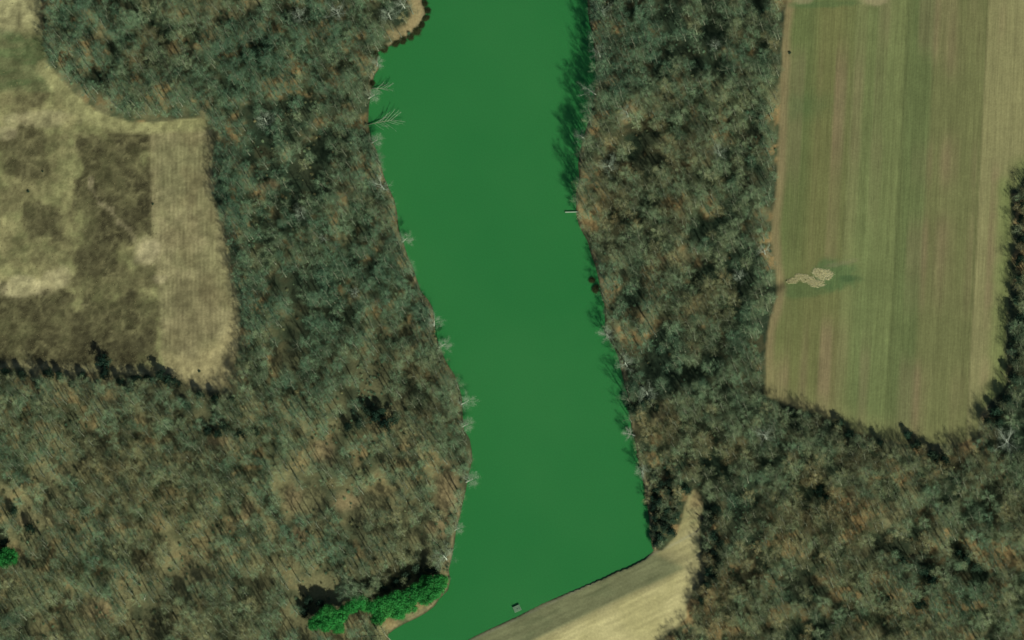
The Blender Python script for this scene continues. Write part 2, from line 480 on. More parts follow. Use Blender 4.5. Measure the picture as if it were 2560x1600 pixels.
# mown strip with rows
p = GP([(378, 335), (535, 325), (540, 500), (560, 560), (590, 700), (605, 900), (560, 985), (420, 985), (405, 880), (400, 720), (385, 600)])
rows = .5 + .5 * np.sin((X - .045 * Y) * 2 * math.pi / 2.9)
rw = sm(-2, 2, sdist(X, Y, p) + edge * .2)
R_ = mixc(col((.27, .25, .13)) + 0 * X[:, None], col((.34, .30, .165)), sm(.35, .65, n_mid))
R_ = mixc(R_, col((.19, .165, .09)), sm(-6, 6, sdist(X, Y, GP([(430, 700), (545, 690), (545, 840), (500, 885), (430, 880)])) + edge) * .65)
R_ = mixc(R_, col((.22, .21, .11)), sm(-5, 5, sdist(X, Y, GP([(390, 345), (520, 345), (525, 440), (500, 480), (400, 520)])) + edge) * .6)
R_ = mixc(R_, col((.20, .17, .09)), sm(.48, .76, fbm(X, Y, 16, 66, 3)) * .5)
R_ = R_ / (.74 + .52 * sm(.2, .8, fbm(X, Y, 9, 78, 4)))[:, None]
R_ = R_ * (0.88 + .24 * rows)[:, None]
M = mixc(M, R_, rw)
# track along the wood's edge
trk = GP([(112, 170), (150, 220), (190, 262), (240, 296), (300, 318), (370, 322), (440, 318), (520, 310)])
dt = sdist(X, Y, trk, False)
M = mixc(M, col((.36, .345, .17)), (1 - sm(3.5, 7.5, dt + edge * .3)) * .85)
M = mixc(M, col((.30, .30, .14)), (1 - sm(.4, 1.1, np.abs(dt - 1.6))) * .4)
# pale margins on the east and the south-east corner
M = mixc(M, col((.37, .335, .175)), sm(9, 2, dm + edge * .4) * sm(-20, -120, Y - 140 + 0 * X) * .7)
M = mixc(M, col((.38, .325, .17)), sm(-3, 5, sdist(X, Y, GP([(405, 880), (480, 895), (560, 850), (600, 760), (612, 980), (440, 990)])) + edge) * .75)
M = mixc(M, col((.46, .40, .24)), cream * .8)
M = M * (0.86 + .28 * nf)[:, None] * (.74 + .52 * sm(.2, .8, fbm(X, Y, 9, 78, 4)))[:, None]
vn2 = np.abs(fbm(X, Y, 13, 93, 3) - .5)


def voronoi_edge(x, y, c, seed):
    """distance (m) between the two nearest cell centres' bisector: thin net of lines"""
    gx_ = np.floor(x / c); gy_ = np.floor(y / c)
    f1 = np.full(x.shape, 1e9); f2 = f1.copy()
    for i_ in (-1, 0, 1):
        for j_ in (-1, 0, 1):
            ax_, ay_ = gx_ + i_, gy_ + j_
            d_ = np.hypot((ax_ + h2(ax_, ay_, seed)) * c - x, (ay_ + h2(ax_, ay_, seed + 9)) * c - y)
            f2 = np.minimum(f2, np.maximum(f1, d_)); f1 = np.minimum(f1, d_)
    return (f2 - f1) / 2


wx_ = X + (fbm(X, Y, 8, 95, 3) - .5) * 9; wy_ = Y + (fbm(X, Y, 8, 96, 3) - .5) * 9
net = (1 - sm(.2, 1.5, voronoi_edge(wx_, wy_, 15.0, 3))) * sm(.35, .6, fbm(X, Y, 20, 97, 2)) * .55 + (1 - sm(.1, 1.1, voronoi_edge(wx_, wy_, 6.5, 8))) * .2
M = mixc(M, col((.30, .275, .14)), net * (.2 + .5 * np.clip(dark, 0, 1)))
M = M * (.80 + .40 * sm(.25, .75, fbm(X, Y, 4.2, 98, 3)))[:, None]
M = mixc(M, col((.36, .34, .17)), (1 - sm(.003, .02, vn2)) * .16 * (1 - rw))
C = mixc(C, M, sm(-1.0, 1.6, dm + edge * .45))
mead_w = sm(-1, 1, dm)

# ---- crop field
u = X + Y * (-.066)
x0f, _ = G(2230, 800); x1f, _ = G(2432, 800); _, yref = G(2230, 800)
u0 = x0f - .066 * yref; u1 = x1f - .066 * yref
x2f, _ = G(2098, 800); u2 = x2f - .066 * yref
u3 = u0 + (G(2330, 800)[0] - x0f)
F1 = np.array((.185, .190, .078)); F2 = np.array((.225, .238, .102)); F3 = np.array((.188, .196, .085)); F4 = np.array((.285, .268, .130))
Fc = np.empty((len(X), 3))
Fc[:] = F1
s1 = .5 * vnoise(u, Y * .012, 2.4, 41) + .5 * vnoise(u, Y * .03, 1.7, 46); s2 = vnoise(u, Y * .02, 7.5, 42); s3 = vnoise(u, Y * .03, 18, 43)
Fc = mixc(Fc, F2[None], sm(-1.0, 1.0, u - u2))
Fc = mixc(Fc, F3[None], sm(-.8, .8, u - u0))
Fc = mixc(Fc, F4[None], sm(-1.0, 1.0, u - u1))
Fc = mixc(Fc, col((.27, .205, .120)), sm(.36, .75, s2) * .75 * sm(.3, .6, fbm(X, Y, 70, 44, 2)))
Fc = mixc(Fc, col((.110, .175, .065)), sm(.55, .85, s3) * .45)
Fc = Fc * (0.85 + .30 * s1)[:, None] * (.93 + .14 * fbm(X, Y, 12, 47, 3))[:, None]
for uu, wd_, a_ in [(u0, .8, .20), (u1, .8, .22), (u2, .8, .14), (u0 - 26, .6, .1), (u0 + 31, .6, -.12), (u1 + 22, .6, .12), (u2 - 22, .6, .12), (u2 - 30, .5, .1)]:
    Fc = Fc * (1 - a_ * np.exp(-((u - uu) / wd_) ** 2))[:, None]
Fc = mixc(Fc, col((.085, .165, .065)), blob(2010, 268, 60, 34, .7) * .3)
Fc = mixc(Fc, col((.080, .160, .062)), blob(2090, 690, 60, 36) * .65)
Fc = mixc(Fc, col((.085, .155, .06)), blob(2010, 725, 90, 22) * .5)
Fc = mixc(Fc, col((.05, .105, .045)), blob(2125, 698, 26, 8) * .5)
Fc = mixc(Fc, col((.24, .22, .13)), blob(2110, 660, 40, 6, ang=10) * .4)
yl = sm(40, -10, Y)
xl, _ = G(1945, 600)
Fc = mixc(Fc, col((.285, .225, .125)), sm(9, 3.5, df + edge * .25 + 0 * X) * sm(xl + 60, xl + 20, X) * .8)
Fc = mixc(Fc, col((.26, .255, .115)), sm(22, 4, df + edge) * sm(-20, -60, Y) * sm(120, 60, np.abs(X - G(2040, 900)[0])) * .55)
Fc = mixc(Fc, col((.170, .235, .075)), sm(20, 3, df + edge) * sm(G(2400, 900)[0], G(2480, 900)[0], X) * .6)
Fc = mixc(Fc, col((.345, .305, .17)), blob(2190, 4, 40, 14) * .9)
Fc = mixc(Fc, col((.10, .165, .065)), blob(2070, 12, 90, 10) * .6)
Fc = mixc(Fc, col((.31, .28, .16)), blob(2010, 4, 20, 8) * .7)
C = mixc(C, Fc, sm(-1.0, 1.6, df + edge * .4))
fld_w = sm(-1, 1, df)

# ---- dam grass
Dm = mixc(col((.41, .37, .185)) + 0 * X[:, None], col((.48, .43, .225)), sm(.3, .7, n_mid))
s_ = (X - WATER_D[0][0]) * wnrm[0] + (Y - WATER_D[0][1]) * wnrm[1]
t_ = (X - WATER_D[0][0]) * wd[0] + (Y - WATER_D[0][1]) * wd[1]
Dm = mixc(Dm, col((.27, .285, .150)), (1 - sm(20.5, 24, s_ + edge * .2)) * sm(-3, 4, t_ + .75 * s_) * .85)  # upstream face greener, with its shade away from the sun painted in
ln = vnoise(s_, t_ * .05, 1.9, 55)
Dm = Dm * (.80 + .40 * (.5 * ln + .5 * fbm(X, Y, 5, 56, 3)))[:, None]
Dm = mixc(Dm, col((.42, .40, .26)), np.exp(-((s_ - 1.6 + (n_sm - .5) * 1.2) / .8) ** 2) * .7)
Dm = mixc(Dm, col((.19, .22, .11)), sm(.55, .75, fbm(s_ * 1.0, t_ * .3, 6, 57, 4)) * .45 * (1 - sm(20, 26, s_)))
for s0_, a_ in ((26, .14), (29.5, .10), (35, .08)):
    Dm = Dm * (1 - a_ * np.exp(-((s_ - s0_ + (vnoise(t_, t_ * 0, 14, 58) - .5) * 1.2) / 1.1) ** 2) * sm(2, 12, t_ + .75 * s_))[:, None]
Dm = Dm * (.86 + .28 * vnoise(s_, t_ * .12, 1.6, 59))[:, None]
Dm = mixc(Dm, col((.34, .25, .13)), blob(1745, 1250, 22, 26) * .6)
C = mixc(C, Dm, sm(-1.0, 1.6, dd + edge * .35))
dam_w = sm(-1, 1, dd)
rough = 1.0 - .25 * mead_w - .55 * fld_w - .5 * dam_w
# lake bed
C = mixc(C, col((.05, .07, .03)), sm(.25, -.2, dl))
C = np.clip(C * np.array([[.965, 1.0, .93]]), 0.005, .8)

cid = (gx[:-1, :-1] + gx[1:, 1:]) / 2; cidy = (gy[:-1, :-1] + gy[1:, 1:]) / 2
q = (np.arange(ny - 1)[:, None] * nx + np.arange(nx - 1)[None, :])
quads = np.stack([q, q + 1, q + nx + 1, q + nx], -1).reshape(-1, 4)
fz = np.zeros(len(quads), int)
vz = np.where(dm > 0, 1, np.where(df > 0, 2, np.where(dd > 0, 3, 0)))
zz = vz[quads]
fz = np.where((zz == 1).sum(1) >= 3, 1, np.where((zz == 2).sum(1) >= 3, 2, np.where((zz == 3).sum(1) >= 3, 3, 0)))


def grid_obj(name, sel, label):
    fs = quads[sel]
    used, inv = np.unique(fs, return_inverse=True)
    inv = inv.reshape(fs.shape)
    me = bpy.data.meshes.new(name)
    nv, nfc = len(used), len(fs)
    me.vertices.add(nv); me.loops.add(nfc * 4); me.polygons.add(nfc)
    me.vertices.foreach_set('co', np.stack([X[used], Y[used], Z[used]], 1).ravel().astype(np.float32))
    me.loops.foreach_set('vertex_index', inv.ravel().astype(np.int32))
    me.polygons.foreach_set('loop_start', np.arange(0, nfc * 4, 4, dtype=np.int32))
    me.polygons.foreach_set('use_smooth', np.ones(nfc, bool))
    me.update(calc_edges=True)
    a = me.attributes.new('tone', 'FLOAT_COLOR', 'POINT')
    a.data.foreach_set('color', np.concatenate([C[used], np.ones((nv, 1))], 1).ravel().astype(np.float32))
    a = me.attributes.new('rough_amt', 'FLOAT', 'POINT')
    a.data.foreach_set('value', rough[used].astype(np.float32))
    a = me.attributes.new('row_amt', 'FLOAT', 'POINT')
    a.data.foreach_set('value', fld_w[used].astype(np.float32))
    me.materials.append(GROUND)
    o = link(bpy.data.objects.new(name, me))
    o['kind'] = 'structure'; o['label'] = label
    return o


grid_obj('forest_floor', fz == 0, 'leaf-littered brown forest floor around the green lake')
grid_obj('meadow', fz == 1, 'dry tan meadow with dark brushy patches at the left')
grid_obj('crop_field', fz == 2, 'striped green and tan crop field at the right')
grid_obj('earth_dam', fz == 3, 'straw-coloured grassy earth dam closing the lake at the bottom')

# water sheet: a fan-free grid under the banks
wxs = np.arange(-130, 130.1, 10); wys = np.arange(-300, 420.1, 10)
wv = [(a, b_, 0.0) for b_ in wys for a in wxs]
wf = [(j * len(wxs) + i, j * len(wxs) + i + 1, (j + 1) * len(wxs) + i + 1, (j + 1) * len(wxs) + i) for j in range(len(wys) - 1) for i in range(len(wxs) - 1)]
cxs = np.array([(wv[f[0]][0] + 5, wv[f[0]][1] + 5) for f in wf])
keep = sdist(cxs[:, 0], cxs[:, 1], LAKE) > -11
wf = [f for f, k in zip(wf, keep) if k]
us = sorted({i for f in wf for i in f}); mpx = {v: i for i, v in enumerate(us)}
wo_ = link(bpy.data.objects.new('lake_water', mesh_np('lake_water', [wv[i] for i in us], [tuple(mpx[i] for i in f) for f in wf], [WATER])))
wo_['kind'] = 'structure'; wo_['label'] = 'calm opaque green lake water'


# ------------------------------------------------------------------ tree models
def unit(v):
    v = np.array(v, float); return v / (np.linalg.norm(v) + 1e-9)


def bare_tree(seed, H=21.0, Rc=4.6, limbs=10, subs=5, tw=12, thick=1.0, tw_w=.026, mats=None, base_frac=.44):
    """returns trunk MB, list of limb MBs, crown (twig) MB"""
    rnd = random.Random(seed)
    T = MB(); K = MB(); LB = []
    lean = (rnd.uniform(-1, 1), rnd.uniform(-1, 1))
    tp = []
    nseg = 6
    for i in range(nseg + 1):
        f = i / nseg
        tp.append(np.array((lean[0] * f * f + rnd.uniform(-.18, .18) * (i > 0), lean[1] * f * f + rnd.uniform(-.18, .18) * (i > 0), H * .86 * f - (0.6 if i == 0 else 0))))
    tr = [(.44 * (1 - .78 * i / nseg) + .015) * thick for i in range(nseg + 1)]
    tr[0] *= 1.3
    T.tube(tp, tr, 6)

    def tpt(f):
        a = f * nseg; i = min(int(a), nseg - 1); return tp[i] * (1 - (a - i)) + tp[i + 1] * (a - i)
    ph = rnd.uniform(0, 6.28)
    for li in range(limbs):
        L = MB()
        f = base_frac + (.97 - base_frac) * (li + .5) / limbs
        a = ph + li * 2.4 + rnd.uniform(-.4, .4)
        p0 = tpt(f)
        rr = Rc * (1 - .62 * max(0, (f - .55) / .45) ** 1.4) * rnd.uniform(.78, 1.08)
        up = rr * (rnd.uniform(.45, .8) + .7 * max(0, f - .6))
        d = np.array((math.cos(a) * rr, math.sin(a) * rr, up))
        p1 = p0 + d * .45 + np.array((0, 0, -.12 * rr)) + np.array([rnd.uniform(-.3, .3) for _ in range(3)])
        p2 = p0 + d
        r0 = (.12 * (1.2 - f) + .03) * thick
        L.tube([p0, p1, p2], [r0, r0 * .65, r0 * .22], 4, cap=False)
        for si in range(subs):
            g = .28 + .72 * (si + rnd.random()) / subs
            b0 = (p0 + (p1 - p0) * g / .45) if g < .45 else (p1 + (p2 - p1) * (g - .45) / .55)
            sd = unit(d) * .8 + np.array([rnd.gauss(0, .62), rnd.gauss(0, .62), rnd.uniform(.05, .85)])
            sl = rr * rnd.uniform(.32, .55)
            b1 = b0 + unit(sd) * sl
            L.ribbon(b0, b1, .07 * thick, .03 * thick, rnd)
            L.ribbon(b0, b1, .07 * thick, .03 * thick, rnd)
            for ti in range(4):
                c0 = b0 + (b1 - b0) * rnd.uniform(.3, 1)
                cd = unit(sd) * .6 + np.array([rnd.gauss(0, .6), rnd.gauss(0, .6), rnd.uniform(0, .8)])
                cl = rnd.uniform(.8, 1.7) * Rc / 4.6
                c1 = c0 + unit(cd) * cl
                K.ribbon(c0, c1, .035 * thick, .015 * thick, rnd)
                for wi in range(tw):
                    e0 = c0 + (c1 - c0) * rnd.uniform(.1, 1.1) + np.array((rnd.gauss(0, .7), rnd.gauss(0, .7), rnd.gauss(0, .45)))
                    ed = unit(unit(cd) * .5 + np.array([rnd.gauss(0, .9), rnd.gauss(0, .9), rnd.uniform(-.3, .8)]))
                    el = rnd.uniform(.3, .9)
                    sdv = unit(np.cross(ed, [rnd.gauss(0, 1) for _ in range(3)])) * tw_w
                    K.tri(e0 - sdv, e0 + sdv, e0 + ed * el)
        LB.append(L)
    return T, LB, K


def merge(dst, src, m):
    k = len(dst.V); dst.V += src.V
    for f in src.F: dst.F.append(tuple(k + i for i in f)); dst.M.append(m)


def leafy(seed, H, Rc, n, size, conical=False, base=.15):
    rnd = random.Random(seed)
    T = MB(); K = MB()
    T.tube([(0, 0, -.5), (.1, 0, H * .4), (0, .1, H * .85)], [.3, .2, .06], 6)
    lobes = []
    if conical:
        for i in range(26):
            f = rnd.random() ** .8
            z = H * (base + (.92 - base) * f); r = Rc * math.sqrt(max(0, 1 - f ** 2.2)) * rnd.uniform(.35, .85) + .1
            a = rnd.uniform(0, 6.28)
            lobes.append((np.array((r * math.cos(a), r * math.sin(a), z)), rnd.uniform(.8, 1.5) * (1.15 - .35 * f)))
    else:
        for i in range(60):
            a = rnd.uniform(0, 6.28); r = Rc * .78 * math.sqrt(rnd.random())
            z = H * .62 + math.sqrt(max(0, 1 - (r / Rc) ** 2)) * H * .28 * rnd.uniform(.2, 1.1)
            lobes.append((np.array((r * math.cos(a), r * math.sin(a), z)), rnd.uniform(1.2, 2.2)))
    for i in range(n):
        c, r = rnd.choice(lobes)
        d = unit([rnd.gauss(0, 1), rnd.gauss(0, 1), rnd.gauss(.25, 1)])
        p = c + d * r * rnd.uniform(.5, 1.5) + np.array((rnd.gauss(0, .35), rnd.gauss(0, .35), rnd.gauss(0, .2)))
        t1 = unit(np.cross(d + np.array([rnd.gauss(0, .5) for _ in range(3)]), [rnd.gauss(0, 1) for _ in range(3)])) * size * rnd.uniform(.6, 1.2)
        t2 = unit(np.cross(d + np.array([rnd.gauss(0, .5) for _ in range(3)]), t1)) * size * rnd.uniform(.5, .9)
        K.tri(p - t1 * .5, p + t1 * .5 + t2 * .2, p + t2)
        if not conical and i % 3 == 0:
            K.tri(p - t1 * .3 - t2 * .4, p + t1 * .4, p + t2 * .4 + d * .3)
    return T, K


def bush(seed, R=1.4, H=2.0, n=110, w=.05):
    rnd = random.Random(seed); K = MB()
    for i in range(n):
        a = rnd.uniform(0, 6.28); q_ = rnd.random() ** .7
        p0 = np.array((rnd.gauss(0, R * .3), rnd.gauss(0, R * .3), 0.0 if i % 2 else H * rnd.uniform(.2, .6)))
        tip = np.array((math.cos(a) * R * q_, math.sin(a) * R * q_, H * (1 - .55 * q_ * q_) * rnd.uniform(.6, 1.05)))
        d = tip - p0
        sdv = unit(np.cross(d, [rnd.gauss(0, 1) for _ in range(3)])) * w
        K.tri(p0 - sdv, p0 + sdv, tip)
    return K


random.seed(7)
VAR = []          # bare tree variants: (trunk mesh, crown mesh, H)
src = bpy.data.collections.new('woodland_models')
for i in range(7):
    H = [23, 21, 25, 19, 24, 22, 15][i]; Rc = [5.6, 4.8, 6.2, 4.4, 5.4, 5.0, 3.8][i]
    T, LB, K = bare_tree(100 + i, H, Rc, limbs=9, subs=5)
    Kc = MB()
    for L in LB: merge(Kc, L, 1)
    merge(Kc, K, 0)
    tm = T.mesh('bare_trunk', [BARK], True)
    cm = Kc.mesh('bare_crown', [TWIG, BARK])
    W = MB(); merge(W, T, 1)
    for L in LB: merge(W, L, 1)
    merge(W, K, 0)
    so = bpy.data.objects.new('v%d' % i, W.mesh('woodland_tree', [TWIG, BARK]))
    src.objects.link(so)
    VAR.append((tm, cm, H))


def prop(o, label=None, cat=None, group=None):
    if label: o['label'] = label
    if cat: o['category'] = cat
    if group: o['group'] = group
    return o


def add_part(name, me, parent, tint=None):
    o = link(bpy.data.objects.new(name, me)); o.parent = parent
    if tint is not None: o['tint'] = float(tint)
    return o


# ------------------------------------------------------------------ where the single trees stand
WHT = [
    (844, 34, 0, 1.0, 'white-barked spreading tree in the wood left of the pale spit'),
    (748, 44, 3, 1.0, 'white-barked narrow tree near the top edge, left of the spreading one'),
    (1008, 12, 0, .8, 'white-barked tree on the pale spit at the top'),
    (955, 465, 2, .85, 'white-barked tree with fanned limbs on the west shore bend'),
    (1474, 228, 0, .85, 'white-barked tree overhanging dark water shadows on the east shore'),
    (1453, 340, 3, .85, 'smaller white-barked tree just below another on the east shore'),
    (1790, 118, 3, .75, 'white-forked tree inside the upper east wood'),
    (1912, 632, 1, .8, 'white star-shaped tree at the west edge of the striped field'),
    (1848, 692, 3, .8, 'white forked tree inside the wood left of the straw bushes'),
    (1914, 1092, 1, 1.0, 'big white-limbed tree below the left corner of the striped field'),
    (2520, 1108, 2, 1.05, 'large white-limbed tree below the right corner of the striped field'),
    (812, 598, 3, .7, 'slim white tree in the middle of the west wood'),
    (890, 735, 3, .75, 'white-twigged tree in the west wood near the lake point'),
    (1573, 1085, 4, .8, 'short white-limbed tree on the lower east shore'),
]
PALE = [
    (973, 40, 1, .9, 'grey fuzzy-crowned tree beside the bare tan spit'),
    (945, 160, 4, .75, 'pale round shrub-like tree on the shore just below the spit cove'),
    (938, 240, 4, .85, 'pale blue-green crown above the limbs lying in the water'),
    (948, 352, 4, .8, 'pale crown on the west shore below the limbs lying in the water'),
    (1018, 598, 3, .75, 'pale grey-green crown overhanging the west shore above the lake point'),
    (1116, 862, 3, .8, 'pale grey crown overhanging the water below the lake point'),
    (1086, 808, 1, .8, 'teal-grey tree at the lake point on the west shore'),
    (1168, 1005, 1, .8, 'pale feathery tree on the west shore at the lower narrows'),
    (1172, 1062, 4, .8, 'small pale tree at the tip of the west bulge'),
    (1186, 1200, 4, .9, 'pale twiggy tree over the water on the west bulge'),
    (1158, 1322, 4, .65, 'lone small pale tree leaning over water above the evergreens'),
    (1112, 1392, 2, .85, 'wide grey tree directly above the bright evergreens'),
    (1508, 32, 1, .9, 'grey-green fan-limbed tree on the top of the east shore'),
    (1498, 135, 3, .9, 'bluish grey tree on the east shore above the white one'),
    (1568, 285, 1, .8, 'pale twiggy tree inside the east wood below the orange clearing'),
    (1525, 418, 1, .9, 'pale grey tree just inside the east shore above the pier'),
    (1800, 385, 3, .9, 'pale grey-green tree in the middle of the east wood'),
    (1518, 838, 4, .9, 'pale round crown on the east shore at the middle notch'),
    (1565, 910, 1, .8, 'grey feathery tree on the east shore below the notch'),
    (1618, 985, 1, .85, 'pale grey tree behind the dark shore trees'),
    (1606, 1180, 4, .8, 'small pale tree at the top of the dark thicket'),
    (757, 540, 3, .9, 'teal-grey tree deep in the west wood'),
    (665, 305, 1, .9, 'bluish grey tree above the meadow corner'),
    (1195, 905, 4, .01, ''),
]
EVP = [(1088, 1462, 2, 1.0, 'easternmost bright evergreen, at the lake edge'), (1062, 1490, 0, .95, 'bright evergreen second from the lake edge'),
       (1068, 1452, 1, .75, 'small bright evergreen at the back of the row by the lake'), (1030, 1487, 2, .9, 'tall bright evergreen third from the lake edge'),
       (1022, 1518, 1, .9, 'bright evergreen on the bank above the tan shore strip'), (992, 1500, 0, .95, 'bright evergreen at the middle of the lakeside row'),
       (995, 1532, 3, .9, 'low bright evergreen next to the bare tan bank'), (962, 1512, 1, .95, 'bright evergreen left of the row middle'),
       (938, 1520, 0, .85, 'bright evergreen right of the dark gap in the row'), (945, 1545, 3, .9, 'small bright evergreen beside the pale tan gap'),
       (898, 1508, 3, .95, 'small bright evergreen left of the dark gap'), (880, 1518, 3, .8, 'thin bright evergreen over the brown clearing'),
       (848, 1545, 0, .85, 'bright evergreen at the right of the western clump'), (822, 1532, 3, .9, 'upper bright evergreen of the western clump'),
       (818, 1565, 1, .9, 'lower bright evergreen of the western clump'), (788, 1560, 0, .75, 'westernmost bright evergreen of the clump'),
       (845, 1570, 3, .8, 'lowest small bright evergreen of the western clump'),
       (1102, 1455, 1, .8, 'bright evergreen hanging over the water at the east end of the row'), (1045, 1478, 1, .9, 'bright evergreen in the thick eastern half of the row'),
       (1008, 1510, 1, .9, 'bright evergreen filling the middle of the lakeside row'), (975, 1528, 3, .9, 'low bright evergreen in the front of the row middle'),
       (1082, 1482, 3, .9, 'low bright evergreen in front of the easternmost one'), (915, 1512, 3, .8, 'small bright evergreen just left of the dark gap in the row'),
       (805, 1545, 1, .85, 'bright evergreen in the heart of the western clump'), (862, 1528, 3, .7, 'small bright evergreen linking the western clump to the row'),
       (22, 1398, 0, 1.05, 'lone bright green evergreen at the left edge of the photo')]
CDG = [
    ('on the south edge of the tan meadow', [(258, 905, 1.3), (262, 935, 1.1), (205, 940, .9), (402, 938, 1.1), (420, 950, 1.1), (440, 955, .9), (300, 955, .9), (340, 950, 1), (370, 948, 1), (15, 930, .9), (55, 938, .9), (120, 935, 1),
                                              (150, 940, 1), (95, 960, 1), (180, 960, .8), (320, 975, .8)]),
    ('in the thicket below the meadow corner', [(500, 990, .9), (540, 1000, 1), (520, 1078, 1), (560, 1070, 1.1), (600, 1085, 1), (640, 1082, .9), (470, 1015, .8), (580, 1000, .8), (545, 1085, .9)]),
    ('put in for shade left of the narrow lake', [(940, 1042, 1.2), (962, 1058, 1.2), (985, 1045, 1), (898, 1058, 1), (920, 1030, 1), (870, 1068, .9), (955, 1030, .9)]),  # cedars added as dark blobs where the ravine is shaded
    ('put in for shade in the upper west wood', [(640, 128, 1.1), (668, 116, 1.1), (650, 150, .9), (612, 140, .8)]),  # dark crowns added in place of a shaded hollow
    ('by the lone evergreen at the left edge', [(35, 1282, 1), (78, 1322, 1), (212, 1278, .9), (12, 1362, 1.2), (8, 1385, 1)]),  # the one just above the evergreen stands for a cast shadow
    ('in the dark treeline right of the striped field', [(2556, 515, 1.0), (2554, 550, 1), (2556, 600, 1.1), (2550, 650, 1.1), (2552, 700, 1.1), (2546, 750, 1.1), (2548, 800, 1.2), (2540, 850, 1.1), (2545, 905, 1.1), (2535, 950, 1.2),
                                                         (2515, 1000, 1.2), (2490, 1030, 1.2), (2470, 1055, 1), (2500, 1060, 1)]),
    ('in the hollow of the lower right wood', [(2420, 1400, 1.2), (2442, 1422, 1.2), (2258, 1402, 1), (2310, 1432, 1.2), (2332, 1452, 1.2), (2222, 1502, 1), (2302, 1512, 1), (2330, 1425, 1), (2050, 1228, 1), (2072, 1245, 1), (2400, 1385, .9)]),
    ('on the south edge of the striped field', [(2125, 1085, .9), (2292, 1115, 1), (2332, 1140, 1.2), (2360, 1150, 1.1), (2200, 1110, .9), (2100, 1062, .9), (2345, 1165, 1), (1990, 1040, .8), (2270, 1090, .9)]),
    ('in the dark thicket between lake corner and dam path', [(1648, 1255, 1), (1672, 1232, 1), (1702, 1212, .9), (1640, 1292, 1), (1662, 1318, 1.1), (1650, 1342, 1), (1692, 1262, .9), (1680, 1300, .8), (1640, 1225, .9), (1668, 1275, 1), (1632, 1270, .9), (1637, 1320, .9), (1660, 1295, 1), (1685, 1240, 1), (1640, 1358, .9), (1712, 1225, .9), (1678, 1330, 1), (1630, 1245, .8), (1690, 1285, .9), (1655, 1210, 1), (1675, 1205, 1)]),
    ('in the dark cluster on the lower east shore', [(1600, 1012, 1.1), (1622, 1002, 1), (1582, 1025, 1), (1560, 1015, .9), (1640, 1020, .8)]),
    ('in the dark row right of the dam', [(1785, 1300, 1), (1782, 1340, 1.1), (1778, 1385, 1.1), (1775, 1425, 1.1), (1765, 1462, 1), (1755, 1500, .9), (1800, 1360, 1), (1798, 1410, 1), (1790, 1450, 1), (1790, 1270, .9)]),
    ('put in for shade behind the bright evergreens', [(770, 1500, 1), (800, 1510, 1), (1015, 1440, 1.1), (1040, 1420, 1.1), (1075, 1425, 1.1), (990, 1455, 1), (960, 1470, 1), (760, 1530, .9), (1055, 1440, 1)]),  # dark crowns added over the evergreens' cast shadow
]

KEEP_OUT = []
for a_ in WHT: KEEP_OUT.append((*map(float, G(a_[0], a_[1], 20 * a_[3] * .62)), 6.5))
for a_ in PALE: KEEP_OUT.append((*map(float, G(a_[0], a_[1], 17 * a_[3] * .62)), 5))
for a_ in EVP: KEEP_OUT.append((*map(float, G(a_[0], a_[1], 13)), 8.5))
for w_, pts in CDG:
    for a_ in pts: KEEP_OUT.append((*map(float, G(a_[0], a_[1], 7)), (2.5 if 'thicket between' in w_ else 4.2) * a_[2]))

# ------------------------------------------------------------------ where the woods stand
def wood_ok(x, y, z=13.0):
    a = (sdist(x, y, LAKE) < -.3) & ((sdist(x, y, SPIT) < 1.5) | (sdist(x, y, SPIT) > 40))
    for k_ in (0, 1):
        xx, yy = x + LEAN[0] * z * k_, y + LEAN[1] * z * k_
        a &= (sdist(xx, yy, MEADOW) < -1.5) & (sdist(xx, yy, FIELD) < -1.5) & (sdist(xx, yy, DAM) < -2.0)
    return a


rs = np.random.RandomState(5)
cell = 5.7
tx = np.arange(-470, 470, cell); ty = np.arange(-330, 320, cell)
TX, TY = np.meshgrid(tx, ty)
TX = TX + (np.arange(len(ty)) % 2)[:, None] * cell / 2
TX = (TX + rs.uniform(-.46, .46, TX.shape) * cell).ravel(); TY = (TY + rs.uniform(-.46, .46, TY.shape) * cell).ravel()
ok = wood_ok(TX, TY)
for (a, b1, c1, c2) in CLEAR:
    cx, cy = G(a, b1, 3)
    ok &= ((TX - cx) / (c1 * MPP)) ** 2 + ((TY - cy) / (c2 * MPP)) ** 2 > .8
# thinner stand towards the south-west
dens = .90 - .62 * sm(.5, .62, fbm(TX, TY, 26, 71, 3)) - .08 * sm(40, -160, TY) * sm(80, -100, TX)
dedge = np.minimum(np.minimum(-sdist(TX, TY, LAKE), -sdist(TX, TY, MEADOW)), np.minimum(-sdist(TX, TY, FIELD), -sdist(TX, TY, DAM)))
dens = np.where(dedge < 14, np.maximum(dens, .93), dens)
ok &= rs.rand(len(TX)) < dens
for (kx, ky, kr) in KEEP_OUT:
    ok &= (TX - kx) ** 2 + (TY - ky) ** 2 > kr * kr
TX = TX[ok]; TY = TY[ok]
TZ = height(TX, TY)
tint = .33 + (fbm(TX, TY, 60, 81, 3) - .5) * 1.3 + rs.normal(0, .17, len(TX))
tint += .15 * sm(0, 150, TX) + .10 * sm(0, -200, TY) - .06 * sm(-50, -200, TX) * sm(-50, 100, TY)
tint = np.clip(tint, 0, 1)
variant = rs.randint(0, 7, len(TX)); scl = rs.uniform(.72, 1.12, len(TX)); rotz = rs.uniform(0, 6.283, len(TX))
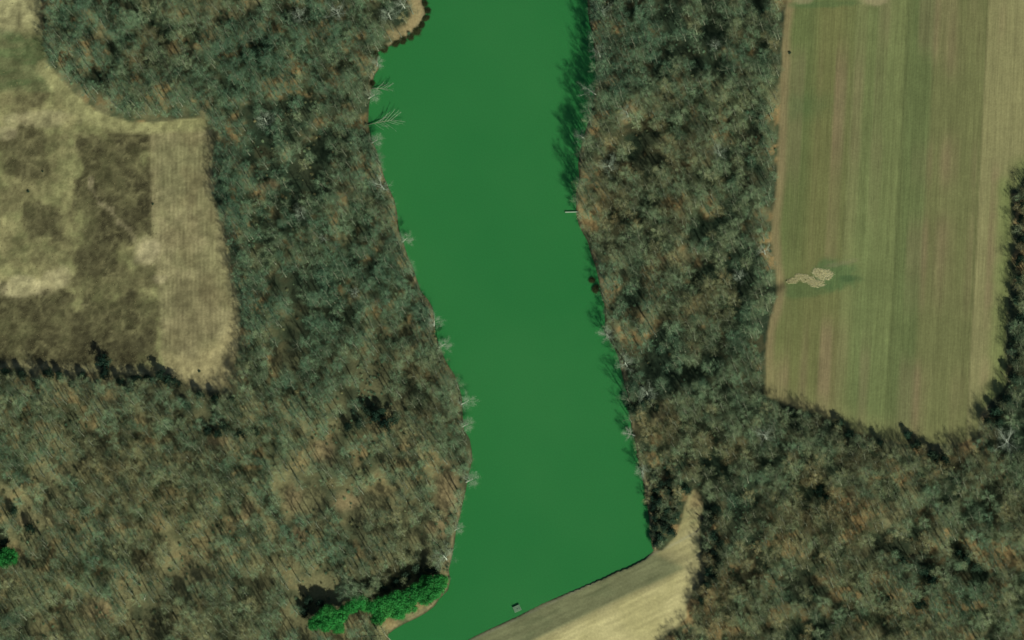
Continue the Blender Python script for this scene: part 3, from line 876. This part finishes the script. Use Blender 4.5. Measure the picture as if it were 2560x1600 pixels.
# trees get lower towards the sunless (north-west) edges, where shrubs and saplings fringe the open ground
sdx, sdy = -math.sin(SUN_AZ), -math.cos(SUN_AZ)
reach = np.full(len(TX), 60.0)
for k_ in range(0, 60, 2):
    ax_, ay_ = TX + sdx * k_, TY + sdy * k_
    hit = (sdist(ax_, ay_, MEADOW) > 0) | (sdist(ax_, ay_, FIELD) > 0) | (sdist(ax_, ay_, DAM) > 0)
    reach = np.where(hit & (reach > 59), k_, reach)
capz = np.clip((reach + 9) * math.tan(SUN_EL) / 20.0, .3, 1.2)
py_ = 800 - TY / MPP
eastb = (TX > -20) & (-sdist(TX, TY, LAKE) < 26)
low = np.where(eastb, np.interp(py_, [470, 545, 560, 640, 690, 740, 775, 800, 850, 900, 975, 1000, 1060, 1110, 1160, 1400], [1.2, 1.0, .35, .35, .7, .8, .45, .6, .6, .35, .4, 1.1, .8, .55, .45, .4]), 1.2)
low = np.maximum(low, np.where(eastb, np.clip((-sdist(TX, TY, LAKE)) / 26, 0, 1), 0) * .8)
sclz = np.minimum(scl, np.minimum(capz, low))
scl = np.where(sclz < scl, np.maximum(sclz, .5 * scl + .5 * sclz), scl)
sclz = np.where(eastb & (py_ < 480) & (-sdist(TX, TY, LAKE) < 16), np.maximum(sclz, 1.18), sclz)
SV = np.stack([scl, scl, sclz], 1)
inside = (np.abs(TX) < 384) & (np.abs(TY) < 246)
d_l = -sdist(TX, TY, LAKE); d_m = -sdist(TX, TY, MEADOW); d_f = -sdist(TX, TY, FIELD); d_d = -sdist(TX, TY, DAM)
dmin = np.minimum(np.minimum(d_l, d_m), np.minimum(d_f, d_d))
order = np.argsort(np.where(inside, dmin - scl * 4, 1e9))
pick = order[:300]
is_ind = np.zeros(len(TX), bool); is_ind[pick] = True

proto = []
for (tm, cm, H) in VAR:
    e = bpy.data.objects.new('bare_tree', None)
    t = bpy.data.objects.new('trunk', tm); c = bpy.data.objects.new('crown', cm)
    proto.append((e, t, c))


ORD = ['', 'second', 'third', 'fourth', 'fifth', 'sixth', 'seventh', 'eighth', 'ninth', 'tenth', 'eleventh', 'twelfth', 'thirteenth', 'fourteenth', 'fifteenth',
       'sixteenth', 'seventeenth', 'eighteenth', 'nineteenth', 'twentieth']


def tone_word(v):
    return 'grey-green' if v < .36 else ('brownish' if v < .6 else 'russet')


def stretch_of(i):
    """(phrase, the row runs across the photo)"""
    x, y = TX[i], TY[i]
    k = int(np.argmin([d_l[i], d_m[i], d_f[i], d_d[i]]))
    if k == 0:
        w_ = x < (0 if y > -60 else 20)
        if y > 165: s = 'near the bare spit' if w_ else 'at the lake top'
        elif y > 85: s = 'by the drowned limbs' if w_ else 'above the pier'
        elif y > 0: s = 'above the lake point' if w_ else 'below the pier'
        elif y > -95: s = 'at the west bulge' if w_ else 'by the dark cluster'
        else: s = 'above the evergreens' if w_ else 'by the thicket'
        return '%s shore %s' % ('west' if w_ else 'east', s), False
    if k == 1:
        if y > 140 and x < -215: return "wood edge along the meadow track", True
        if y < -30 and x < -215: return "meadow's south edge", True
        return "meadow's east edge", False
    if k == 2:
        if x > G(2440, 900)[0]: return "striped field's right treeline", False
        if y < -50 and x > G(1925, 900)[0]: return "striped field's south edge", True
        return "striped field's west edge", False
    return 'wood beside the straw-coloured dam', False


def sz_w(s): return 'low' if s < .6 else ('small' if s < .85 else ('tall' if s > 1.0 else 'middling'))


groups = {}
for i in pick:
    st_, hor = stretch_of(i)
    groups.setdefault((sz_w(SV[i][2]), tone_word(tint[i]), st_, hor), []).append(i)
TLAB = {}
for (a_, b_, st_, hor), L_ in groups.items():
    L_.sort(key=(lambda i: TX[i]) if hor else (lambda i: -TY[i]))
    for n_, i in enumerate(L_):
        if len(L_) == 1: lab = 'only %s bare %s tree on the %s' % (a_, b_, st_)
        elif n_ == 0: lab = '%s %s bare %s tree on the %s' % ('leftmost' if hor else 'topmost', a_, b_, st_)
        else: lab = '%s %s bare %s tree from the %s, %s' % (ORD[min(n_, 19)], a_, b_, 'left' if hor else 'top', st_)
        TLAB[i] = (lab, 'bare trees on the ' + st_)
for i in pick:
    e, t, c = proto[variant[i]]
    r_ = e.copy(); link(r_)
    r_.location = (TX[i], TY[i], TZ[i]); r_.rotation_euler = (0, 0, rotz[i]); r_.scale = tuple(SV[i])
    prop(r_, TLAB[i][0], 'tree', TLAB[i][1])
    for p_ in (t, c):
        q_ = p_.copy(); link(q_); q_.parent = r_; q_['tint'] = float(tint[i])
for e, t, c in proto:
    for o in (e, t, c): bpy.data.objects.remove(o)


def scatter(name, x, y, z, var, sc, rz, tn, coll, label):
    me = bpy.data.meshes.new(name)
    n = len(x)
    me.vertices.add(n)
    me.vertices.foreach_set('co', np.stack([x, y, z], 1).ravel().astype(np.float32))
    for nm, ty_, v in (('variant', 'INT', var.astype(np.int32)), ('rz', 'FLOAT', rz.astype(np.float32)), ('tint', 'FLOAT', tn.astype(np.float32))):
        a = me.attributes.new(nm, ty_, 'POINT'); a.data.foreach_set('value', v)
    if sc.ndim == 1: sc = np.stack([sc] * 3, 1)
    a = me.attributes.new('sc', 'FLOAT_VECTOR', 'POINT'); a.data.foreach_set('vector', sc.ravel().astype(np.float32))
    o = link(bpy.data.objects.new(name, me))
    ng = bpy.data.node_groups.new(name + '_nodes', 'GeometryNodeTree')
    ng.interface.new_socket('Geometry', in_out='INPUT', socket_type='NodeSocketGeometry')
    ng.interface.new_socket('Geometry', in_out='OUTPUT', socket_type='NodeSocketGeometry')
    N = ng.nodes; Lk = ng.links
    gi = N.new('NodeGroupInput'); go = N.new('NodeGroupOutput')
    ip = N.new('GeometryNodeInstanceOnPoints'); ip.inputs['Pick Instance'].default_value = True
    ci = N.new('GeometryNodeCollectionInfo'); ci.inputs['Collection'].default_value = coll
    ci.inputs['Separate Children'].default_value = True; ci.inputs['Reset Children'].default_value = True

    def attr(nm, t_):
        a = N.new('GeometryNodeInputNamedAttribute'); a.data_type = t_; a.inputs['Name'].default_value = nm; return a
    Lk.new(gi.outputs[0], ip.inputs['Points']); Lk.new(ci.outputs[0], ip.inputs['Instance'])
    Lk.new(attr('variant', 'INT').outputs['Attribute'], ip.inputs['Instance Index'])
    Lk.new(attr('sc', 'FLOAT_VECTOR').outputs['Attribute'], ip.inputs['Scale'])
    cb = N.new('ShaderNodeCombineXYZ'); Lk.new(attr('rz', 'FLOAT').outputs['Attribute'], cb.inputs[2])
    try:
        er = N.new('FunctionNodeEulerToRotation'); Lk.new(cb.outputs[0], er.inputs[0]); Lk.new(er.outputs[0], ip.inputs['Rotation'])
    except Exception:
        Lk.new(cb.outputs[0], ip.inputs['Rotation'])
    Lk.new(ip.outputs[0], go.inputs[0])
    md = o.modifiers.new('scatter', 'NODES'); md.node_group = ng
    o['kind'] = 'stuff'; o['label'] = label
    return o


rest = ~is_ind
wl = scatter('bare_woodland', TX[rest], TY[rest], TZ[rest], variant[rest], SV[rest], rotz[rest], tint[rest], src, 'leafless deciduous woodland on both sides of the lake')
prop(wl, None, 'woodland')
print('trees', len(TX), 'inside', inside.sum())

# undergrowth in the woods
usrc = bpy.data.collections.new('undergrowth_models')
for i in range(4):
    usrc.objects.link(bpy.data.objects.new('u%d' % i, bush(300 + i, 1.7, 2.0, 150, .028).mesh('undergrowth_shrub', [TWIG])))
ux = rs.uniform(-440, 440, 14000); uy = rs.uniform(-300, 300, 14000)
k = wood_ok(ux, uy, 2.0) & (rs.rand(len(ux)) < sm(.35, .65, fbm(ux, uy, 30, 88, 3)) * .8 + .2)
ux = ux[k]; uy = uy[k]
un = np.clip(.45 + (fbm(ux, uy, 40, 82, 3) - .5) * 1.4 + rs.normal(0, .2, len(ux)), 0, 1)
ug = scatter('undergrowth', ux, uy, height(ux, uy), rs.randint(0, 4, len(ux)), rs.uniform(.5, 1.3, len(ux)), rs.uniform(0, 6.28, len(ux)), un, usrc, 'leafless undergrowth shrubs beneath the woodland trees')
prop(ug, None, 'undergrowth')

# brush in the dark meadow patches
bsrc = bpy.data.collections.new('brush_models')
for i in range(3):
    bsrc.objects.link(bpy.data.objects.new('b%d' % i, bush(330 + i, 1.2, .30, 90, .04).mesh('brush_clump', [BRUSH])))
cand = np.where((dm > 1) & (X > -400) & (np.abs(Y) < 290))[0]
w_ = .05 + .95 * np.clip(dark[cand], 0, 1)
w_ *= (1 - sm(.3, .8, rw[cand]) * .85) * (1 - .8 * cream[cand]) * (1 - .8 * (1 - sm(3.5, 7, dt[cand])))
sel = cand[rs.rand(len(cand)) < w_ * .75]
bx_ = X[sel] + rs.uniform(-.8, .8, len(sel)); by_ = Y[sel] + rs.uniform(-.8, .8, len(sel))
bt = np.clip(.85 - .6 * dark[sel] + rs.normal(0, .15, len(sel)), 0, 1)
br = scatter('dry_brush', bx_, by_, height(bx_, by_), rs.randint(0, 3, len(sel)), rs.uniform(.25, .55, len(sel)), rs.uniform(0, 6.28, len(sel)), bt, bsrc, 'low dry brush and weeds covering the tan meadow')
prop(br, None, 'brush')

# ------------------------------------------------------------------ pale sycamores
SYC = []
for i in range(5):
    H = [20, 18, 22, 16, 12][i]; Rc = [7.6, 6.6, 9.0, 6.0, 5.2][i]
    T, LB, K = bare_tree(500 + i, H, Rc, limbs=9, subs=6, tw=12, thick=1.2, tw_w=.035, base_frac=.3)
    SYC.append((T.mesh('pale_trunk', [WHITE_BARK], True), [L.mesh('pale_limb', [WHITE_BARK]) for L in LB], K.mesh('pale_crown', [PALE_TWIG]), H,
                [L.mesh('grey_limb', [PALE_TWIG]) for L in LB]))


def sycamore(px, py, v, s, label, white=True, rz=0.0, group='pale-barked trees', lean=(0, 0)):
    tm, lm, cm, H, gm = SYC[v]
    x, y = G(px, py, H * s * .62)            # py, px: middle of the crown
    x, y = float(x), float(y); s = s * (1.1 if white else 1.22)
    x0_ = x; sg_ = -1 if px < 1330 else 1
    for k_ in range(24):
        z = float(height(x, y))
        if z > .35: break
        x += sg_ * .5
    z = max(z, -.3)
    e = link(bpy.data.objects.new('sycamore_tree' if white else 'shore_tree', None))
    tip = math.atan2(x0_ - x, H * s * .6)          # the trunk leans out over the water
    e.location = (x, y, z); e.rotation_euler = Matrix.Rotation(max(-.6, min(.6, tip)), 3, 'Y').to_4x4().to_euler() if abs(tip) > .01 else (0, 0, rz); e.scale = (s, s, s)
    prop(e, label, 'tree', group)
    add_part('trunk', tm, e)
    if white:
        for l in lm: add_part('limb', l, e)
    else:
        for l in gm: add_part('limb', l, e)
    add_part('crown', cm, e)


for i, a in enumerate(WHT): sycamore(*a, rz=i * 1.7, group='white-barked sycamores')
for i, a in enumerate(PALE):
    if a[3] > .1: sycamore(*a, white=False, rz=i * 2.3, group='pale grey shore and woodland trees')

# ------------------------------------------------------------------ bright evergreens
EV = []
for i in range(4):
    H = [16, 15, 17, 14][i]; Rc = [8.0, 7.4, 8.8, 6.8][i]
    T, K = leafy(700 + i, H, Rc, 8000, .75)
    EV.append((T.mesh('evergreen_trunk', [BARK], True), K.mesh('evergreen_crown', [LEAF]), H))
for i, (px, py, v, s, lab) in enumerate(EVP):
    tm, cm, H = EV[v]
    x, y = map(float, G(px, py, H * s * .8 + 1)); z = float(height(x, y))
    for k_ in range(12):
        if z > .5: break
        x -= 1.0; y += .5; z = float(height(x, y))
    e = link(bpy.data.objects.new('evergreen_tree', None)); e.location = (x, y, z - .3); e.rotation_euler = (0, 0, i * 1.9); e.scale = (s, s, s * 1.1)
    prop(e, lab, 'tree', 'bright green evergreens')
    add_part('trunk', tm, e); add_part('crown', cm, e, random.uniform(.3, .8))

# ------------------------------------------------------------------ dark cedars, some put in for shade
CD = []
for i in range(4):
    H = [9, 10.5, 7.5, 9][i]; Rc = [3.6, 3.6, 3.4, 4.4][i]
    T, K = leafy(800 + i, H, Rc, 1000, .8, True, .08)
    CD.append((T.mesh('cedar_trunk', [BARK], True), K.mesh('cedar_crown', [CEDAR]), H))
kk = 0
for where, pts in CDG:
    pts = sorted(pts)
    for oi, (px, py, s) in enumerate(pts):
        tm, cm, H = CD[kk % 4]
        x, y = map(float, G(px, py, H * s * .5 + 3)); z = float(height(x, y))
        if z < .4: x += 4 if px > 1280 else -4; z = max(.3, float(height(x, y)))
        e = link(bpy.data.objects.new('cedar_tree', None)); e.location = (x, y, z - .2); e.rotation_euler = (0, 0, kk * 1.3); e.scale = (s * 1.1, s * 1.1, s)
        prop(e, ('leftmost dark cedar ' if oi == 0 else ('rightmost dark cedar ' if oi == len(pts) - 1 else ORD[oi] + ' dark cedar from the left ')) + where, 'cedar', 'dark cedars ' + where)
        add_part('trunk', tm, e); add_part('crown', cm, e, random.uniform(.1, .9))
        kk += 1

# ------------------------------------------------------------------ straw-coloured bushes in the field
def loose_bush(seed, R=5.0, H=1.2, stems=110):
    """many fine stalks fanning from several roots: a ragged, see-through outline"""
    rnd = random.Random(seed); K = MB()
    for i in range(stems):
        a = rnd.uniform(0, 6.28); rr = R * .8 * rnd.random() ** .6
        c = np.array((rr * math.cos(a), rr * math.sin(a), 0)); sz = rnd.uniform(.5, 1.25)
        for j in range(30):
            a2 = rnd.uniform(0, 6.28); q_ = abs(rnd.gauss(0, .62)) * sz
            tip = c + np.array((math.cos(a2) * q_ * 1.5, math.sin(a2) * q_ * 1.5, H * sz * rnd.uniform(.35, 1.0) * (1 - .3 * min(q_, 1))))
            b0 = c + np.array((rnd.gauss(0, .25), rnd.gauss(0, .25), 0))
            sdv = unit(np.cross(tip - b0, [rnd.gauss(0, 1) for _ in range(3)])) * .07
            K.tri(b0 - sdv, b0 + sdv, tip)
    return K


BM = [loose_bush(900 + i).mesh('straw_bush', [STRAW]) for i in range(3)]
ST = MB(); ST.tube([(0, 0, -.2), (.1, 0, .8), (.05, .1, 1.6)], [.12, .09, .04], 5)
STM = ST.mesh('straw_stem', [BARK])
for i, (px, py, sx, sy, lab) in enumerate([
        (2062, 688, 1.35, .95, 'widest straw-coloured bush, rightmost in the striped field'), (2045, 682, 1.0, .8, 'straw bush just left of the widest one'),
        (2044, 710, 1.2, .7, 'straw bush at the front below the widest one'), (2028, 702, .8, .7, 'small straw bush between two bigger ones'),
        (2012, 696, .9, .7, 'straw bush in the middle of the short row'), (1998, 692, .7, .6, 'small straw bush left of the row middle'),
        (1984, 702, .8, .5, 'low straw bush near the left of the row'), (1974, 704, .6, .35, 'smallest straw bush, leftmost in the row')]):
    x, y = map(float, G(px, py, 5)); z = float(height(x, y))
    e = link(bpy.data.objects.new('straw_bush', None)); e.location = (x, y, z); e.rotation_euler = (0, 0, 0); e.scale = (sx * 1.1, sy * 1.05, .6)
    prop(e, lab, 'bush', 'straw-coloured bushes')
    add_part('stem', STM, e); add_part('foliage', BM[i % 3], e)

# small dark shrubs standing in the meadow
SB = [bush(950 + i, 1.3, 1.6, 160, .07).mesh('dark_shrub', [CEDAR]) for i in range(2)]
for i, (px, py, s, lab) in enumerate([
        (498, 928, 1.2, 'small dark shrub alone on the pale south-east corner of the meadow'), (106, 428, 1.0, 'small dark shrub in the left part of the meadow'),
        (382, 510, 1.0, 'dark shrub where the mown strip meets the brush'), 
        (70, 478, 1.3, 'wide green-dark shrub in the left meadow'),
        (1974, 132, 1.3, 'dark shrub jutting from the wood into the striped field'), (1938, 452, 1.0, 'dark shrub on the field margin at mid height')]):
    x, y = map(float, G(px, py, 5)); z = float(height(x, y))
    o = link(bpy.data.objects.new('dark_shrub', SB[i % 2])); o.location = (x, y, z); o.scale = (s * .9, s * .9, s * .6); o['tint'] = .9
    prop(o, lab, 'shrub', 'small dark shrubs')


# ------------------------------------------------------------------ limbs lying in the water
def fallen(px0, py0, px1, py1, seed, label, spread=.5, n=11):
    rnd = random.Random(seed)
    a = np.array([*map(float, G(px0, py0)), 1.0]); b_ = np.array([*map(float, G(px1, py1)), 2.2])
    L = np.linalg.norm(b_ - a); d = unit(b_ - a); side = np.array((-d[1], d[0], 0))
    e = link(bpy.data.objects.new('fallen_tree', None)); e.location = tuple(a); prop(e, label, 'fallen tree')
    T = MB(); T.tube([(0, 0, -.6), d * L * .35 + (0, 0, .3), d * L * .75], [.35, .25, .1], 6)
    add_part('trunk', T.mesh('fallen_trunk', [BARK], True), e)
    K = MB()
    for i in range(n):
        f = .2 + .6 * i / n
        p0 = d * L * f + np.array((0, 0, .2))
        sg = 1 if i % 2 else -1
        dr = unit(d * rnd.uniform(.8, 1.3) + side * sg * rnd.uniform(.25, .8) * spread * 1.6 + np.array((0, 0, rnd.uniform(0, .4))))
        l = L * rnd.uniform(.3, .5)
        B = MB(); B.tube([p0, p0 + dr * l * .5 + side * sg * .2, p0 + dr * l], [.12, .08, .03], 4)
        add_part('limb', B.mesh('fallen_limb', [PALE_TWIG]), e)
        for j in range(12):
            q0 = p0 + dr * l * rnd.uniform(.25, 1)
            dr2 = unit(dr + side * rnd.uniform(-.8, .8) + np.array((0, 0, rnd.uniform(-.1, .4))))
            q1 = q0 + dr2 * rnd.uniform(1, 2.6)
            K.ribbon(q0, q1, .09, .03, rnd)
            for m in range(3):
                r0 = q0 + (q1 - q0) * rnd.uniform(.2, 1)
                K.ribbon(r0, r0 + unit(dr2 + np.array([rnd.gauss(0, .5) for _ in range(3)])) * rnd.uniform(.5, 1.1), .05, .02, rnd)
    add_part('crown', K.mesh('fallen_crown', [PALE_TWIG]), e)


fallen(918, 312, 1004, 298, 1, 'bare tree fallen out over the water from the west shore', .75, 13)
fallen(930, 222, 982, 222, 2, 'small bare tree leaning low over the water below the spit', .8, 8)


def log(px0, py0, px1, py1, mat, label, r=.22):
    a = np.array(list(map(float, G(px0, py0)))); b_ = np.array(list(map(float, G(px1, py1))))
    za, zb = float(height(*a)), float(height(*b_))
    M_ = MB()
    pts = []
    for i in range(5):
        f = i / 4; p_ = a * (1 - f) + b_ * f
        pts.append((p_[0] - a[0] + math.sin(i * 2.1) * .15, p_[1] - a[1], (zb - za) * f + r * .8 + .1))
    M_.tube(pts, [r * 1.1, r, r * .9, r * .75, r * .5], 7)
    o = link(bpy.data.objects.new('fallen_log', M_.mesh('fallen_log', [mat], True))); o.location = (a[0], a[1], max(za, 0.05))
    prop(o, label, 'log')


log(440, 1492, 398, 1455, LOGM, 'dark fallen log slanting on leaf litter in the lower left wood', .32)
log(352, 1424, 372, 1400, LOGM, 'short dark fallen log leaning the other way, lower left wood', .28)
log(363, 1504, 368, 1490, PALELOG, 'short pale bleached log in the lower left wood', .3)
log(958, 1582, 976, 1600, PALELOG, 'thin pale log on the bank at the bottom cove', .2)
log(880, 1593, 958, 1591, LOGM, 'long dark log put in for a branch shadow on the bottom cove bank', .3)  # log shape added in place of a branch's shadow
log(1742, 1286, 1785, 1318, LOGM, 'dark curved log beside the grassy path above the dam', .25)
log(1740, 1333, 1752, 1322, LOGM, 'short dark limb on the grass edge right of the dam path', .18)
log(2080, 1560, 2098, 1564, PALELOG, 'short pale log on the floor of the lower right wood', .25)
log(2502, 932, 2524, 958, LOGM, 'dark leaning limb reaching into the field from the right treeline', .2)

# dark waterside shrubs round the spit; the east-shore pair stands for a conifer shadow
WS = [bush(970 + i, 2.2, 2.4, 420, .07).mesh('waterside_shrub', [REED]) for i in range(3)]
for i, (px, py, s, lab) in enumerate([
        (1062, 8, 1.2, 'dark waterside shrub at the very top of the spit'), (1068, 26, 1.1, 'dark waterside shrub at the tip of the spit'),
        (1064, 46, 1.1, 'dark waterside shrub just below the tip of the spit'), (1054, 62, 1.2, 'dark waterside shrub at the rounded corner of the spit'),
        (1042, 78, 1.2, 'dark waterside shrub on the lower right bank of the spit'), (1026, 90, 1.2, 'dark waterside shrub on the lower bank of the spit'),
        (1008, 100, 1.2, 'dark waterside shrub on the spit bank nearer the cove'), (990, 108, 1.1, 'dark waterside shrub where the spit meets the cove'),
        (960, 122, 1.0, 'dark waterside shrub inside the cove below the spit'), (938, 138, .9, 'dark waterside shrub at the bottom of the cove'),
        (930, 208, 1.0, 'dark waterside shrub above the small leaning tree'), (1480, 700, 1.2, 'dark shrub put in for a conifer shadow on the east shore, upper of two'),
        (1490, 722, 1.2, 'dark shrub put in for a conifer shadow on the east shore, lower of two')]):
    x, y = map(float, G(px, py, 1)); z = max(float(height(x, y)), -.2)
    o = link(bpy.data.objects.new('waterside_shrub', WS[i % 3])); o.location = (x, y, z); o.scale = (s * random.uniform(1.2, 2.3), s * random.uniform(1.3, 2.0), s * random.uniform(.5, .9)); o['tint'] = .05 + .03 * i; o.rotation_euler = (0, 0, i)
    prop(o, lab, 'shrub', 'dark waterside shrubs')

# ------------------------------------------------------------------ pier
xe, ye = map(float, G(1413.5, 531.5)); xw, yw = map(float, G(1444, 532))
pl = xw - xe + .6
pier = link(bpy.data.objects.new('pier', None)); pier.location = (xe, ye, 0)
prop(pier, 'narrow pale wooden pier jutting from the east shore', 'pier')
npl = 30
pm = MB(); pm.box((0, 0, 0), (pl / npl - .03, .85, .06)); pme = pm.mesh('pier_plank', [PALEWOOD])
for i in range(npl):
    o = add_part('plank', pme, pier); o.location = ((i + .5) * pl / npl, random.uniform(-.015, .015), .98)
for sgn in (-1, 1):
    m_ = MB(); m_.box((pl / 2, sgn * .34, .86), (pl, .09, .17)); add_part('beam', m_.mesh('pier_beam', [WOOD_DARK]), pier)
pm = MB(); pm.tube([(0, 0, -2.2), (0, 0, 1.05)], [.09, .09], 8); pme = pm.mesh('pier_post', [WOOD_DARK], False)
for i in range(4):
    for sgn in (-1, 1):
        o = add_part('post', pme, pier); o.location = (.3 + i * (pl - 2.0) / 3, sgn * .50, 0)

# ------------------------------------------------------------------ platform near the dam
xr, yr = map(float, G(1293.3, 1522.3))
raft = link(bpy.data.objects.new('platform', None)); raft.location = (xr, yr, 0); raft.rotation_euler = (0, 0, math.radians(24))
prop(raft, 'square grey-green wooden platform standing in the water near the dam', 'platform')
W_, D_ = 5.2, 4.3
nb = 14
pm = MB(); pm.box((0, 0, 0), (W_, D_ / nb - .03, .08)); pme = pm.mesh('deck_board', [WOOD])
for i in range(nb):
    o = add_part('deck_board', pme, raft); o.location = (random.uniform(-.02, .02), -D_ / 2 + (i + .5) * D_ / nb, 1.30)
for (cx, cy, sx, sy) in ((0, -D_ / 2 - .05, W_ + .2, .09), (0, D_ / 2 + .05, W_ + .2, .09), (-W_ / 2 - .05, 0, .09, D_), (W_ / 2 + .05, 0, .09, D_)):
    m_ = MB(); m_.box((cx, cy, 1.20), (sx, sy, .24)); add_part('rim_board', m_.mesh('rim_board', [RIMWOOD]), raft)
m_ = MB()
m_.tube([(0, 0, -2.5), (0, 0, 1.25)], [.14, .14], 8); pme = m_.mesh('platform_post', [WOOD_DARK])
for sx in (-1, 1):
    for sy in (-1, 1):
        o = add_part('post', pme, raft); o.location = (sx * (W_ / 2 - .3), sy * (D_ / 2 - .3), 0)
m_ = MB(); m_.box((0, 0, 1.37), (1.0, .8, .06)); m_.box((0, 0, 1.42), (.8, .6, .05))
h_ = add_part('hatch', m_.mesh('hatch', [METAL]), raft); h_.location = (.15, -.15, 0)
m_ = MB(); m_.tube([(0, 0, 1.3), (0, 0, 1.75)], [.22, .22], 10)
p_ = add_part('bollard', m_.mesh('bollard', [METAL]), raft); p_.location = (1.6, -.55, 0)
m_ = MB()
for sx in (-.25, .25): m_.tube([(sx, 0, -.8), (sx, 0, 1.9)], [.03, .03], 6)
for zz_ in (-.1, .3, .7, 1.1): m_.tube([(-.25, 0, zz_), (.25, 0, zz_)], [.03, .03], 6)
l_ = add_part('ladder', m_.mesh('ladder', [METAL]), raft); l_.location = (-1.5, D_ / 2 + .18, 0)
